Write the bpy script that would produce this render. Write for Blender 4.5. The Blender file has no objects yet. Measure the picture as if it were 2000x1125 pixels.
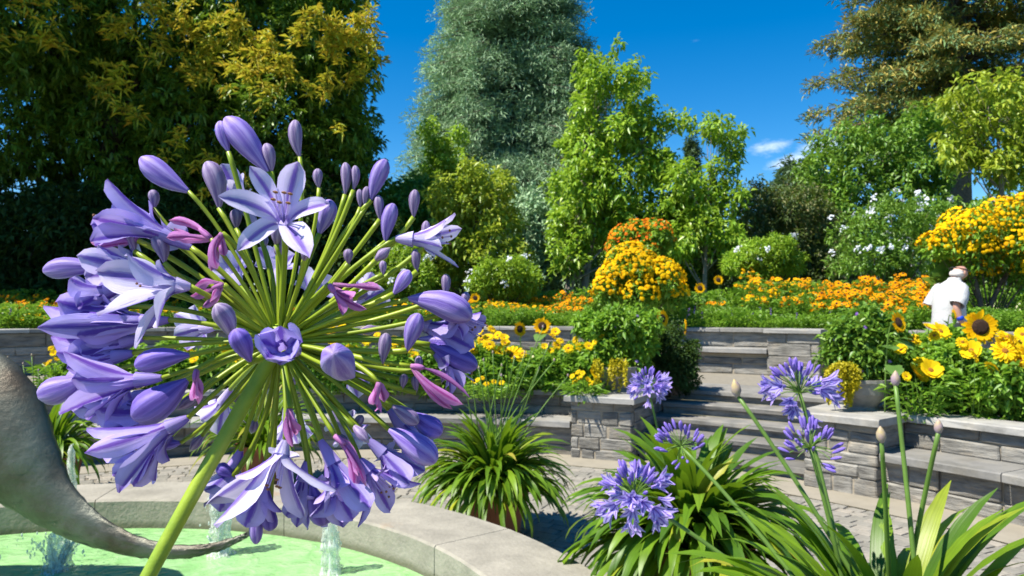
import bpy, math, random
import numpy as np
from math import sin, cos, pi, radians, sqrt, atan2
from mathutils import Vector, Matrix, Euler, Quaternion

SC = bpy.context.scene
COL = SC.collection
R0 = np.random.default_rng(7)
random.seed(7)

# ------------------------------------------------------------------ camera, sky, sun, exposure
F_PX, HZ, CAM_H = 1450.0, 607.0, 1.7          # focal length and horizon row in photo pixels, eye height
cam = bpy.data.cameras.new('camera'); camo = bpy.data.objects.new('camera', cam); COL.objects.link(camo)
cam.sensor_width = 36; cam.lens = 36 * F_PX / 2000; cam.shift_y = (HZ - 562.5) / 2000
cam.clip_start = 0.02; cam.clip_end = 3000
camo.location = (0, 0, CAM_H); camo.rotation_euler = (pi / 2, 0, 0)
cam.dof.use_dof = True; cam.dof.focus_distance = 0.55; cam.dof.aperture_fstop = 26.1 / 1.1
SC.camera = camo
SUN_EL, SUN_X, SUN_Y = radians(57), -0.91, -0.41
SUN_AZ = atan2(SUN_X, SUN_Y)
world = bpy.data.worlds.new('World'); SC.world = world; world.use_nodes = True
nt = world.node_tree; nt.nodes.clear()
wo = nt.nodes.new('ShaderNodeOutputWorld'); bg = nt.nodes.new('ShaderNodeBackground')
sky = nt.nodes.new('ShaderNodeTexSky'); sky.sky_type = 'NISHITA'; sky.sun_disc = False
sky.sun_elevation = SUN_EL; sky.sun_rotation = SUN_AZ
sky.air_density = 1.0; sky.dust_density = 0.0; sky.ozone_density = 2.0; sky.altitude = 1200
hs = nt.nodes.new('ShaderNodeHueSaturation'); hs.inputs['Saturation'].default_value = 1.50
nt.links.new(sky.outputs[0], hs.inputs['Color'])
# small fair-weather clouds low in the sky
tc = nt.nodes.new('ShaderNodeTexCoord')
def wmath(op, a, b=None):
    n = nt.nodes.new('ShaderNodeMath'); n.operation = op
    for i, v in enumerate((a, b)):
        if v is None: continue
        if isinstance(v, (int, float)): n.inputs[i].default_value = v
        else: nt.links.new(v, n.inputs[i])
    return n.outputs[0]
sep = nt.nodes.new('ShaderNodeSeparateXYZ'); nt.links.new(tc.outputs['Generated'], sep.inputs[0])
tx = wmath('DIVIDE', sep.outputs[0], wmath('MAXIMUM', sep.outputs[1], 0.05))
tz = wmath('DIVIDE', sep.outputs[2], wmath('MAXIMUM', sep.outputs[1], 0.05))
mp = nt.nodes.new('ShaderNodeMapping'); mp.inputs['Scale'].default_value = (7, 7, 16); mp.inputs['Location'].default_value = (1.3, 0.4, 0.2)
nt.links.new(tc.outputs['Generated'], mp.inputs[0])
nz = nt.nodes.new('ShaderNodeTexNoise'); nz.inputs['Scale'].default_value = 2.2; nz.inputs['Detail'].default_value = 7; nz.inputs['Roughness'].default_value = 0.62
nt.links.new(mp.outputs[0], nz.inputs[0])
cl = None
for (px, py, rx, ry, sl) in ((1500, 292, 62, 19, -0.12), (1545, 310, 56, 17, -0.30), (1600, 285, 70, 20, -0.15), (1215, 12, 14, 10, 0), (1700, 330, 90, 30, 0)):
    cx, cz = (px - 1000) / F_PX, (HZ - py) / F_PX
    dx = wmath('SUBTRACT', tx, cx)
    dz = wmath('SUBTRACT', wmath('SUBTRACT', tz, cz), wmath('MULTIPLY', dx, -sl))
    e = wmath('ADD', wmath('POWER', wmath('MULTIPLY', dx, F_PX / rx), 2.0), wmath('POWER', wmath('ABSOLUTE', wmath('MULTIPLY', dz, F_PX / ry)), 2.0))
    g = wmath('EXPONENT', wmath('MULTIPLY', e, -0.8))
    g = wmath('MULTIPLY', g, 0.22 if px == 1215 else 1.0)
    cl = g if cl is None else wmath('MAXIMUM', cl, g)
cv = wmath('SUBTRACT', wmath('ADD', cl, wmath('MULTIPLY', nz.outputs['Fac'], 2.4)), 1.62)
mr = nt.nodes.new('ShaderNodeMapRange'); mr.inputs[1].default_value = 0.0; mr.inputs[2].default_value = 0.95
mr.interpolation_type = 'SMOOTHSTEP'; nt.links.new(cv, mr.inputs[0])
cmask = wmath('MULTIPLY', mr.outputs[0], wmath('MULTIPLY', wmath('GREATER_THAN', sep.outputs[1], 0.1), 0.85))
mx = nt.nodes.new('ShaderNodeMixRGB'); nt.links.new(cmask, mx.inputs[0]); nt.links.new(hs.outputs[0], mx.inputs[1]); mx.inputs[2].default_value = (7.5, 8.2, 9.4, 1)
nt.links.new(mx.outputs[0], bg.inputs[0]); bg.inputs[1].default_value = 0.088
nt.links.new(bg.outputs[0], wo.inputs[0])
sl_ = bpy.data.lights.new('sun', 'SUN'); sl_.energy = 4.7; sl_.angle = radians(0.53); sl_.color = (1, 0.94, 0.82)
suno = bpy.data.objects.new('sun', sl_); COL.objects.link(suno)
sdir = Vector((SUN_X * cos(SUN_EL), SUN_Y * cos(SUN_EL), sin(SUN_EL)))
suno.rotation_euler = sdir.to_track_quat('Z', 'Y').to_euler(); suno.location = (-20, -15, 30)
vs = SC.view_settings; vs.view_transform = 'Standard'; vs.look = 'None'; vs.gamma = 1; vs.use_curve_mapping = False; vs.exposure = 1.0
SC.cycles.max_bounces = 8; SC.cycles.transparent_max_bounces = 8

# ------------------------------------------------------------------ helpers
def P(px, py, d):
    """photo pixel + distance along the view -> world point"""
    return np.array([(px - 1000) / F_PX * d, d, CAM_H - (py - HZ) / F_PX * d])
def V3(a): return np.array(a, float)
def nrm(a):
    a = np.asarray(a, float); l = np.linalg.norm(a, axis=-1, keepdims=True); return a / np.maximum(l, 1e-9)
W = {}
def tag(o, label=None, cat=None, group=None, kind=None):
    if label: o['label'] = label
    if cat: o['category'] = cat
    if group: o['group'] = group
    if kind: o['kind'] = kind
    return o
def link(o, parent, wloc):
    COL.objects.link(o); wloc = V3(wloc); W[o.name] = wloc
    if parent is not None:
        o.parent = parent; o.location = wloc - W[parent.name]
    else: o.location = wloc
    return o
def thing(name, label, cat, loc, group=None):
    o = bpy.data.objects.new(name, None); o.empty_display_size = 0.1
    return tag(link(o, None, loc), label, cat, group)
def mesh_data(name, V, F, mats, uv=None, smooth=False, mi=None):
    me = bpy.data.meshes.new(name)
    V = np.asarray(V, np.float32)
    if isinstance(F, np.ndarray):
        k = F.shape[1]; n = len(F)
        me.vertices.add(len(V)); me.vertices.foreach_set('co', V.ravel())
        me.loops.add(n * k); me.loops.foreach_set('vertex_index', F.astype(np.int32).ravel())
        me.polygons.add(n); me.polygons.foreach_set('loop_start', np.arange(0, n * k, k, dtype=np.int32))
        me.update(calc_edges=True)
    else:
        me.from_pydata(V.tolist(), [], F)
    for m in (mats if isinstance(mats, (list, tuple)) else [mats]): me.materials.append(m)
    if mi is not None: me.polygons.foreach_set('material_index', np.asarray(mi, np.int32))
    if uv is not None:
        lay = me.uv_layers.new(name='UVMap'); li = np.zeros(len(me.loops), np.int32); me.loops.foreach_get('vertex_index', li)
        lay.data.foreach_set('uv', np.asarray(uv, np.float32)[li].ravel())
    if smooth: me.polygons.foreach_set('use_smooth', np.ones(len(me.polygons), bool))
    return me
def mesh(name, V, F, mats, parent=None, loc=None, **kw):
    """V in world coordinates"""
    V = np.asarray(V, float)
    if loc is None: loc = W[parent.name] if parent is not None else V.mean(0)
    loc = V3(loc)
    return link(bpy.data.objects.new(name, mesh_data(name, V - loc, F, mats, **kw)), parent, loc)
def inst(name, me, parent, loc, rot=(0, 0, 0), sc=1.0):
    o = bpy.data.objects.new(name, me); link(o, parent, loc)
    if isinstance(rot, Quaternion): o.rotation_mode = 'QUATERNION'; o.rotation_quaternion = rot
    else: o.rotation_euler = rot
    o.scale = (sc,) * 3 if np.isscalar(sc) else sc
    return o
class MB:
    def __init__(s): s.V = []; s.F = []; s.M = []; s.U = []; s.n = 0
    def add(s, V, F, m=0, uv=None):
        V = np.asarray(V, float); s.V.append(V)
        s.F += [tuple(int(i) + s.n for i in f) for f in F]; s.M += [m] * len(F); s.n += len(V)
        s.U.append(np.zeros((len(V), 2)) if uv is None else uv)
        return s
    def build(s, name, mats, parent=None, loc=None, smooth=False, kind=None):
        o = mesh(name, np.vstack(s.V), s.F, mats, parent, loc, mi=s.M, smooth=smooth, uv=np.vstack(s.U))
        if kind: o['kind'] = kind
        return o
    def data(s, name, mats, smooth=False): return mesh_data(name, np.vstack(s.V), s.F, mats, mi=s.M, smooth=smooth, uv=np.vstack(s.U))
def bez(p0, p1, p2, n):
    t = np.linspace(0, 1, n)[:, None]; return (1 - t) ** 2 * V3(p0) + 2 * t * (1 - t) * V3(p1) + t * t * V3(p2)
def frames(pts, up=None):
    pts = np.asarray(pts, float); T = nrm(np.gradient(pts, axis=0))
    u = V3((0, 0, 1)) if up is None else V3(up)
    if abs(T[0] @ u) > .95: u = V3((1, 0, 0))
    N = []; n = nrm(u - T[0] * (u @ T[0]))
    for t in T: n = nrm(n - t * (n @ t)); N.append(n)
    N = np.array(N); return T, N, np.cross(T, N)
def tube(pts, rad, n=8, cap=True, ribs=None, flat=1.0):
    pts = np.asarray(pts, float); k = len(pts); rad = np.broadcast_to(np.asarray(rad, float), (k,))
    T, N, B = frames(pts); a = np.linspace(0, 2 * pi, n, endpoint=False)
    rr = rad[:, None] * (np.ones(n) if ribs is None else (1 + ribs * np.cos(6 * a)))[None]
    V = pts[:, None] + rr[..., None] * (np.cos(a)[None, :, None] * N[:, None] + flat * np.sin(a)[None, :, None] * B[:, None])
    F = [(i * n + j, i * n + (j + 1) % n, (i + 1) * n + (j + 1) % n, (i + 1) * n + j) for i in range(k - 1) for j in range(n)]
    if cap: F += [tuple(range(n - 1, -1, -1)), tuple((k - 1) * n + j for j in range(n))]
    uv = np.zeros((k * n, 2)); uv[:, 0] = np.tile(a / (2 * pi), k); uv[:, 1] = np.repeat(np.linspace(0, 1, k), n)
    return V.reshape(-1, 3), F, uv
def lathe(prof, n=24, base=(0, 0, 0)):
    k = len(prof); a = np.linspace(0, 2 * pi, n, endpoint=False)
    V = np.array([[r * cos(t), r * sin(t), z] for r, z in prof for t in a]) + V3(base)
    F = [(i * n + j, i * n + (j + 1) % n, (i + 1) * n + (j + 1) % n, (i + 1) * n + j) for i in range(k - 1) for j in range(n)]
    return V, F
def cbox(h, b, jit=0, rng=R0):
    """box of half sizes h with chamfer b (44 triangles)"""
    h = V3(h); V = []; sg = [(x, y, z) for x in (-1, 1) for y in (-1, 1) for z in (-1, 1)]
    for s in sg:
        j = rng.normal(0, jit, 3) if jit else 0
        for k in range(3):
            v = V3(s) * (h - b); v[k] = s[k] * h[k]; V.append(v + j)
    return np.array(V), CBF
def _cbf():
    sg = [(x, y, z) for x in (-1, 1) for y in (-1, 1) for z in (-1, 1)]; ix = {s: i for i, s in enumerate(sg)}; F = []
    for k in range(3):
        a, b = (k + 1) % 3, (k + 2) % 3
        for s in (-1, 1):
            q = []
            for (u, v) in ((-1, -1), (1, -1), (1, 1), (-1, 1)):
                t = [0, 0, 0]; t[k] = s; t[a] = u; t[b] = v; q.append(ix[tuple(t)] * 3 + k)
            F.append(tuple(q if s > 0 else q[::-1]))
        for u in (-1, 1):
            for v in (-1, 1):          # edge along k
                t0 = [0, 0, 0]; t0[k] = -1; t0[a] = u; t0[b] = v; t1 = list(t0); t1[k] = 1
                i0, i1 = ix[tuple(t0)] * 3, ix[tuple(t1)] * 3; q = [i0 + a, i1 + a, i1 + b, i0 + b]
                F.append(tuple(q if u * v < 0 else q[::-1]))
    for s in sg:
        i = ix[s] * 3; q = [i, i + 1, i + 2]; F.append(tuple(q if s[0] * s[1] * s[2] > 0 else q[::-1]))
    return F
CBF = _cbf()

# ------------------------------------------------------------------ materials
def newmat(name):
    m = bpy.data.materials.new(name); m.use_nodes = True; t = m.node_tree; t.nodes.clear()
    o = t.nodes.new('ShaderNodeOutputMaterial'); return m, t, o
def nd(t, typ, ins=None, **kw):
    n = t.nodes.new(typ)
    for k, v in kw.items(): setattr(n, k, v)
    for k, v in (ins or {}).items():
        if isinstance(v, bpy.types.NodeSocket): t.links.new(v, n.inputs[k])
        else: n.inputs[k].default_value = v
    return n
def c4(c): return (c[0], c[1], c[2], 1)
def ramp(t, fac, stops):
    r = nd(t, 'ShaderNodeValToRGB', {0: fac}); e = r.color_ramp.elements
    while len(e) < len(stops): e.new(0.5)
    for x, (p, c) in zip(e, stops): x.position = p; x.color = c4(c)
    return r.outputs[0]
def leaf_mat(name, cols, rough=0.42, trans=0.35, spec=0.4, tcol=None, island=True):
    m, t, o = newmat(name)
    rnd = nd(t, 'ShaderNodeNewGeometry').outputs['Random Per Island'] if island else nd(t, 'ShaderNodeObjectInfo').outputs['Random']
    col = ramp(t, rnd, [(i / max(1, len(cols) - 1), c) for i, c in enumerate(cols)])
    nz_ = nd(t, 'ShaderNodeTexNoise', {'Scale': 1.1, 'Detail': 3}); tc_ = nd(t, 'ShaderNodeTexCoord'); t.links.new(tc_.outputs['Object'], nz_.inputs[0])
    hv = nd(t, 'ShaderNodeHueSaturation', {'Color': col, 'Value': nd(t, 'ShaderNodeMapRange', {0: nz_.outputs[0], 1: 0.3, 2: 0.7, 3: 0.75, 4: 1.25}).outputs[0]})
    b = nd(t, 'ShaderNodeBsdfPrincipled', {'Base Color': hv.outputs[0], 'Roughness': rough, 'Specular IOR Level': spec})
    tr = nd(t, 'ShaderNodeBsdfTranslucent', {'Color': nd(t, 'ShaderNodeMixRGB', {0: 0.6, 1: hv.outputs[0], 2: c4(tcol or (0.22, 0.36, 0.03))}).outputs[0]})
    t.links.new(nd(t, 'ShaderNodeMixShader', {0: trans, 1: b.outputs[0], 2: tr.outputs[0]}).outputs[0], o.inputs[0])
    return m
def plain(name, c, rough=0.6, metal=0, spec=0.4, var=0.15, scale=8, bump=0.0, bscale=40, c2=None, obj_rand=0.0):
    m, t, o = newmat(name); tcn = nd(t, 'ShaderNodeTexCoord')
    n1 = nd(t, 'ShaderNodeTexNoise', {'Vector': tcn.outputs['Object'], 'Scale': scale, 'Detail': 6, 'Roughness': 0.6})
    c2 = c2 or tuple(x * (1 - 2 * var) for x in c)
    col = ramp(t, n1.outputs[0], [(0.3, c2), (0.7, c)])
    if obj_rand:
        oi = nd(t, 'ShaderNodeObjectInfo')
        col = nd(t, 'ShaderNodeHueSaturation', {'Color': col, 'Value': nd(t, 'ShaderNodeMapRange', {0: oi.outputs['Random'], 3: 1 - obj_rand, 4: 1 + obj_rand}).outputs[0]}).outputs[0]
    b = nd(t, 'ShaderNodeBsdfPrincipled', {'Base Color': col, 'Roughness': rough, 'Metallic': metal, 'Specular IOR Level': spec})
    if bump:
        n2 = nd(t, 'ShaderNodeTexNoise', {'Vector': tcn.outputs['Object'], 'Scale': bscale, 'Detail': 8, 'Roughness': 0.65})
        t.links.new(nd(t, 'ShaderNodeBump', {'Height': n2.outputs[0], 'Strength': bump, 'Distance': 0.02}).outputs[0], b.inputs['Normal'])
    t.links.new(b.outputs[0], o.inputs[0]); return m
def stone_mat(name, a, b_, tint, strata=1.0, bump=0.9):
    """layered slate: bands along local x, own shade per stone"""
    m, t, o = newmat(name); tcn = nd(t, 'ShaderNodeTexCoord'); oi = nd(t, 'ShaderNodeObjectInfo')
    off = nd(t, 'ShaderNodeVectorMath', {0: tcn.outputs['Object'], 1: nd(t, 'ShaderNodeCombineXYZ', {0: nd(t, 'ShaderNodeMath', {0: oi.outputs['Random'], 1: 37.0}, operation='MULTIPLY').outputs[0]}).outputs[0]}, operation='ADD')
    mp_ = nd(t, 'ShaderNodeMapping', {0: off.outputs[0], 'Scale': (3, 3, 3 + 26 * strata)})
    n1 = nd(t, 'ShaderNodeTexNoise', {'Vector': mp_.outputs[0], 'Scale': 1.5, 'Detail': 8, 'Roughness': 0.62})
    n2 = nd(t, 'ShaderNodeTexNoise', {'Vector': off.outputs[0], 'Scale': 4.5, 'Detail': 5, 'Roughness': 0.6})
    col = ramp(t, n1.outputs[0], [(0.3, b_), (0.68, a)])
    col = nd(t, 'ShaderNodeMixRGB', {0: nd(t, 'ShaderNodeMapRange', {0: n2.outputs[0], 1: 0.5, 2: 0.75, 3: 0, 4: 0.75}).outputs[0], 1: col, 2: c4(tint)}).outputs[0]
    col = nd(t, 'ShaderNodeHueSaturation', {'Color': col, 'Value': nd(t, 'ShaderNodeMapRange', {0: oi.outputs['Random'], 3: 0.60, 4: 1.05}).outputs[0]}).outputs[0]
    n5 = nd(t, 'ShaderNodeTexNoise', {'Vector': nd(t, 'ShaderNodeNewGeometry').outputs['Position'], 'Scale': 2.6, 'Detail': 7, 'Roughness': 0.7}); col = nd(t, 'ShaderNodeMixRGB', {0: nd(t, 'ShaderNodeMapRange', {0: n5.outputs[0], 1: 0.5, 2: 0.72, 3: 0, 4: 0.6}).outputs[0], 1: col, 2: (0.085, 0.080, 0.062, 1)}).outputs[0]
    b = nd(t, 'ShaderNodeBsdfPrincipled', {'Base Color': col, 'Roughness': 0.8, 'Specular IOR Level': 0.3})
    t.links.new(nd(t, 'ShaderNodeBump', {'Height': n1.outputs[0], 'Strength': bump, 'Distance': 0.03}).outputs[0], b.inputs['Normal'])
    t.links.new(b.outputs[0], o.inputs[0]); return m
def petal_mat(name, mid, side, tipc, trans=0.3, rough=0.45, rnd=0.12):
    """uv: u across, v along; a dark stripe runs along the midrib"""
    m, t, o = newmat(name); uv = nd(t, 'ShaderNodeUVMap'); s = nd(t, 'ShaderNodeSeparateXYZ', {0: uv.outputs[0]})
    a = nd(t, 'ShaderNodeMath', {0: nd(t, 'ShaderNodeMath', {0: s.outputs[0], 1: 0.5}, operation='SUBTRACT').outputs[0]}, operation='ABSOLUTE').outputs[0]
    mpn = nd(t, 'ShaderNodeMapping', {0: uv.outputs[0], 'Scale': (30, 2.2, 1)}); n1 = nd(t, 'ShaderNodeTexNoise', {'Vector': mpn.outputs[0], 'Scale': 1.0, 'Detail': 5, 'Roughness': 0.65})
    aa = nd(t, 'ShaderNodeMath', {0: a, 1: nd(t, 'ShaderNodeMath', {0: nd(t, 'ShaderNodeMath', {0: n1.outputs[0], 1: 0.5}, operation='SUBTRACT').outputs[0], 1: 0.22}, operation='MULTIPLY').outputs[0]}, operation='ADD').outputs[0]
    lite = tuple(min(1, x * 1.25) for x in side)
    col = ramp(t, aa, [(0.0, mid), (0.07, mid), (0.15, side), (0.36, lite), (0.5, lite)])
    col = nd(t, 'ShaderNodeMixRGB', {0: ramp(t, s.outputs[1], [(0.0, (.55, .55, .55)), (0.3, (0, 0, 0)), (0.86, (0, 0, 0)), (1, (.6, .6, .6))]), 1: col, 2: c4(tipc)}).outputs[0]
    oi = nd(t, 'ShaderNodeObjectInfo')
    col = nd(t, 'ShaderNodeHueSaturation', {'Color': col, 'Hue': nd(t, 'ShaderNodeMapRange', {0: oi.outputs['Random'], 3: 0.49, 4: 0.515}).outputs[0], 'Value': nd(t, 'ShaderNodeMapRange', {0: oi.outputs['Random'], 3: 1 - rnd, 4: 1 + rnd}).outputs[0]}).outputs[0]
    b = nd(t, 'ShaderNodeBsdfPrincipled', {'Base Color': col, 'Roughness': rough, 'Specular IOR Level': 0.2})
    t.links.new(nd(t, 'ShaderNodeBump', {'Height': n1.outputs[0], 'Strength': 0.6, 'Distance': 0.001}).outputs[0], b.inputs['Normal'])
    tr = nd(t, 'ShaderNodeBsdfTranslucent', {'Color': col})
    t.links.new(nd(t, 'ShaderNodeMixShader', {0: trans, 1: b.outputs[0], 2: tr.outputs[0]}).outputs[0], o.inputs[0]); return m
def bud_mat(name, a, b_, tipc):
    m, t, o = newmat(name); uv = nd(t, 'ShaderNodeUVMap'); s = nd(t, 'ShaderNodeSeparateXYZ', {0: uv.outputs[0]})
    w = nd(t, 'ShaderNodeMath', {0: nd(t, 'ShaderNodeMath', {0: s.outputs[0], 1: 6 * 2 * pi}, operation='MULTIPLY').outputs[0]}, operation='COSINE').outputs[0]
    mpn = nd(t, 'ShaderNodeMapping', {0: uv.outputs[0], 'Scale': (34, 2.4, 1)}); n1 = nd(t, 'ShaderNodeTexNoise', {'Vector': mpn.outputs[0], 'Scale': 1.0, 'Detail': 5, 'Roughness': 0.65})
    f = nd(t, 'ShaderNodeMath', {0: nd(t, 'ShaderNodeMath', {0: w, 1: 0.16}, operation='MULTIPLY').outputs[0], 1: n1.outputs[0]}, operation='ADD').outputs[0]
    col = ramp(t, f, [(0.25, b_), (0.72, a)])
    col = nd(t, 'ShaderNodeMixRGB', {0: ramp(t, s.outputs[1], [(0.0, (.3, .3, .3)), (0.12, (0, 0, 0)), (0.8, (0, 0, 0)), (1, (.8, .8, .8))]), 1: col, 2: c4(tipc)}).outputs[0]
    oi = nd(t, 'ShaderNodeObjectInfo')
    col = nd(t, 'ShaderNodeHueSaturation', {'Color': col, 'Value': nd(t, 'ShaderNodeMapRange', {0: oi.outputs['Random'], 3: 0.85, 4: 1.15}).outputs[0]}).outputs[0]
    b = nd(t, 'ShaderNodeBsdfPrincipled', {'Base Color': col, 'Roughness': 0.55, 'Specular IOR Level': 0.25})
    t.links.new(nd(t, 'ShaderNodeBump', {'Height': n1.outputs[0], 'Strength': 0.5, 'Distance': 0.001}).outputs[0], b.inputs['Normal'])
    t.links.new(b.outputs[0], o.inputs[0]); return m

M = {}
M['slate'] = stone_mat('slate', (0.36, 0.345, 0.31), (0.135, 0.13, 0.12), (0.37, 0.31, 0.23), 0.45, 1.0)
M['slab'] = stone_mat('slab', (0.40, 0.39, 0.365), (0.24, 0.235, 0.225), (0.30, 0.27, 0.22), 0.0, 0.35)
M['mortar'] = plain('mortar', (0.36, 0.31, 0.235), 0.9, var=0.12, bump=0.4)
M['concrete'] = plain('concrete', (0.43, 0.40, 0.335), 0.85, var=0.10, scale=3, bump=0.35, bscale=30, c2=(0.30, 0.285, 0.25), obj_rand=0.08)
M['tread'] = stone_mat('tread_stone', (0.29, 0.28, 0.26), (0.17, 0.165, 0.155), (0.26, 0.23, 0.19), 0.0, 0.4)
M['gravel'] = plain('gravel', (0.26, 0.235, 0.19), 0.9, var=0.12, scale=14, bump=0.5, bscale=90)
M['border'] = plain('border_stone', (0.30, 0.27, 0.215), 0.85, var=0.1, scale=4, bump=0.3)
M['joint'] = plain('joint_sand', (0.215, 0.195, 0.155), 0.95, var=0.2, scale=20, bump=0.4)
M['soil'] = plain('soil', (0.07, 0.05, 0.035), 0.95, var=0.25, scale=20, bump=0.8)
M['grass'] = plain('lawn', (0.07, 0.12, 0.03), 0.9, var=0.2, scale=6, bump=0.6)
M['bark'] = plain('bark', (0.16, 0.12, 0.09), 0.9, var=0.3, scale=12, bump=0.9, bscale=25)
M['bark_grey'] = plain('grey_bark', (0.34, 0.30, 0.25), 0.9, var=0.25, scale=10, bump=0.7, bscale=25)
M['terracotta'] = plain('terracotta', (0.36, 0.14, 0.07), 0.8, var=0.2, scale=5, bump=0.2)
M['urn'] = plain('urn_stone', (0.30, 0.29, 0.27), 0.85, var=0.2, scale=8, bump=0.5)
def cobble_mat():
    m, t, o = newmat('cobble'); g = nd(t, 'ShaderNodeNewGeometry'); oi = nd(t, 'ShaderNodeObjectInfo'); tcn = nd(t, 'ShaderNodeTexCoord')
    r = nd(t, 'ShaderNodeMath', {0: nd(t, 'ShaderNodeMath', {0: g.outputs['Random Per Island'], 1: oi.outputs['Random']}, operation='ADD').outputs[0]}, operation='FRACT').outputs[0]
    col = ramp(t, r, [(0, (0.20, 0.19, 0.163)), (0.5, (0.245, 0.23, 0.20)), (1, (0.30, 0.27, 0.225))])
    n = nd(t, 'ShaderNodeTexNoise', {'Vector': tcn.outputs['Object'], 'Scale': 30, 'Detail': 6})
    hv = nd(t, 'ShaderNodeHueSaturation', {'Color': col, 'Value': nd(t, 'ShaderNodeMapRange', {0: n.outputs[0], 1: .3, 2: .7, 3: .85, 4: 1.15}).outputs[0]})
    b = nd(t, 'ShaderNodeBsdfPrincipled', {'Base Color': hv.outputs[0], 'Roughness': 0.8, 'Specular IOR Level': 0.3})
    t.links.new(nd(t, 'ShaderNodeBump', {'Height': n.outputs[0], 'Strength': 0.5, 'Distance': 0.01}).outputs[0], b.inputs['Normal'])
    t.links.new(b.outputs[0], o.inputs[0]); return m
M['cobble'] = cobble_mat()
def rim_mat():
    """cast stone with a dark tide mark above the water and a few rust stains"""
    m, t, o = newmat('rim_stone'); tcn = nd(t, 'ShaderNodeTexCoord'); g = nd(t, 'ShaderNodeNewGeometry'); s = nd(t, 'ShaderNodeSeparateXYZ', {0: g.outputs['Position']})
    n1 = nd(t, 'ShaderNodeTexNoise', {'Vector': g.outputs['Position'], 'Scale': 5, 'Detail': 8, 'Roughness': 0.65}); n2 = nd(t, 'ShaderNodeTexNoise', {'Vector': g.outputs['Position'], 'Scale': 1.9, 'Detail': 5, 'Roughness': 0.6}); n3 = nd(t, 'ShaderNodeTexNoise', {'Vector': g.outputs['Position'], 'Scale': 45, 'Detail': 6})
    col = ramp(t, n1.outputs[0], [(0.3, (0.22, 0.205, 0.17)), (0.68, (0.35, 0.325, 0.27))])
    rust = nd(t, 'ShaderNodeMapRange', {0: n2.outputs[0], 1: 0.64, 2: 0.74, 3: 0, 4: 0.45}).outputs[0]; col = nd(t, 'ShaderNodeMixRGB', {0: rust, 1: col, 2: (0.34, 0.19, 0.08, 1)}).outputs[0]
    zz = nd(t, 'ShaderNodeMath', {0: s.outputs[2], 1: nd(t, 'ShaderNodeMath', {0: n1.outputs[0], 1: 0.10}, operation='MULTIPLY').outputs[0]}, operation='SUBTRACT').outputs[0]
    tide = nd(t, 'ShaderNodeMapRange', {0: zz, 1: 0.225, 2: 0.265, 3: 0.75, 4: 0.0}).outputs[0]; col = nd(t, 'ShaderNodeMixRGB', {0: tide, 1: col, 2: (0.10, 0.10, 0.055, 1)}).outputs[0]
    b = nd(t, 'ShaderNodeBsdfPrincipled', {'Base Color': col, 'Roughness': 0.85, 'Specular IOR Level': 0.3})
    t.links.new(nd(t, 'ShaderNodeBump', {'Height': n3.outputs[0], 'Strength': 0.45, 'Distance': 0.012}).outputs[0], b.inputs['Normal']); t.links.new(b.outputs[0], o.inputs[0]); return m
M['rim'] = rim_mat()
def water_mat():
    m, t, o = newmat('green_water'); tcn = nd(t, 'ShaderNodeTexCoord')
    n1 = nd(t, 'ShaderNodeTexNoise', {'Vector': tcn.outputs['Object'], 'Scale': 7, 'Detail': 4, 'Distortion': 1.2})
    n2 = nd(t, 'ShaderNodeTexNoise', {'Vector': tcn.outputs['Object'], 'Scale': 26, 'Detail': 3})
    h = nd(t, 'ShaderNodeMath', {0: n1.outputs[0], 1: nd(t, 'ShaderNodeMath', {0: n2.outputs[0], 1: 0.35}, operation='MULTIPLY').outputs[0]}, operation='ADD').outputs[0]
    col = ramp(t, n1.outputs[0], [(0.3, (0.20, 0.42, 0.15)), (0.7, (0.32, 0.54, 0.25))])
    b = nd(t, 'ShaderNodeBsdfPrincipled', {'Base Color': col, 'Roughness': 0.06, 'IOR': 1.33})
    t.links.new(nd(t, 'ShaderNodeBump', {'Height': h, 'Strength': 0.45, 'Distance': 0.05}).outputs[0], b.inputs['Normal'])
    t.links.new(b.outputs[0], o.inputs[0]); return m
M['water'] = water_mat()
def foam_mat():
    m, t, o = newmat('splashing_water'); tcn = nd(t, 'ShaderNodeTexCoord'); mpn = nd(t, 'ShaderNodeMapping', {0: tcn.outputs['Object'], 'Scale': (70, 70, 16)}); n1 = nd(t, 'ShaderNodeTexNoise', {'Vector': mpn.outputs[0], 'Scale': 1.0, 'Detail': 6, 'Roughness': 0.7})
    b = nd(t, 'ShaderNodeBsdfPrincipled', {'Base Color': (0.82, 0.88, 0.84, 1), 'Roughness': 0.25, 'IOR': 1.33, 'Transmission Weight': 0.25})
    t.links.new(nd(t, 'ShaderNodeBump', {'Height': n1.outputs[0], 'Strength': 0.8, 'Distance': 0.01}).outputs[0], b.inputs['Normal'])
    f = nd(t, 'ShaderNodeMapRange', {0: n1.outputs[0], 1: 0.44, 2: 0.60, 3: 0.22, 4: 1.0}).outputs[0]
    t.links.new(nd(t, 'ShaderNodeMixShader', {0: f, 1: nd(t, 'ShaderNodeBsdfTransparent').outputs[0], 2: b.outputs[0]}).outputs[0], o.inputs[0]); return m
M['foam'] = foam_mat()
M['bronze'] = plain('weathered_metal', (0.135, 0.15, 0.125), 0.45, metal=0.5, var=0.2, scale=4, bump=0.3, bscale=30, c2=(0.06, 0.048, 0.035))
M['stem'] = plain('flower_stem', (0.34, 0.44, 0.03), 0.42, var=0.15, scale=40, c2=(0.17, 0.29, 0.02), bump=.1, bscale=90)
M['stem2'] = plain('stalk', (0.13, 0.24, 0.04), 0.45, var=0.2, scale=12)
M['pedicel'] = leaf_mat('pedicel', [(0.20, 0.30, 0.015), (0.36, 0.45, 0.03)], 0.38, 0.15, 0.4, (0.35, 0.5, 0.03), island=False)
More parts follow.
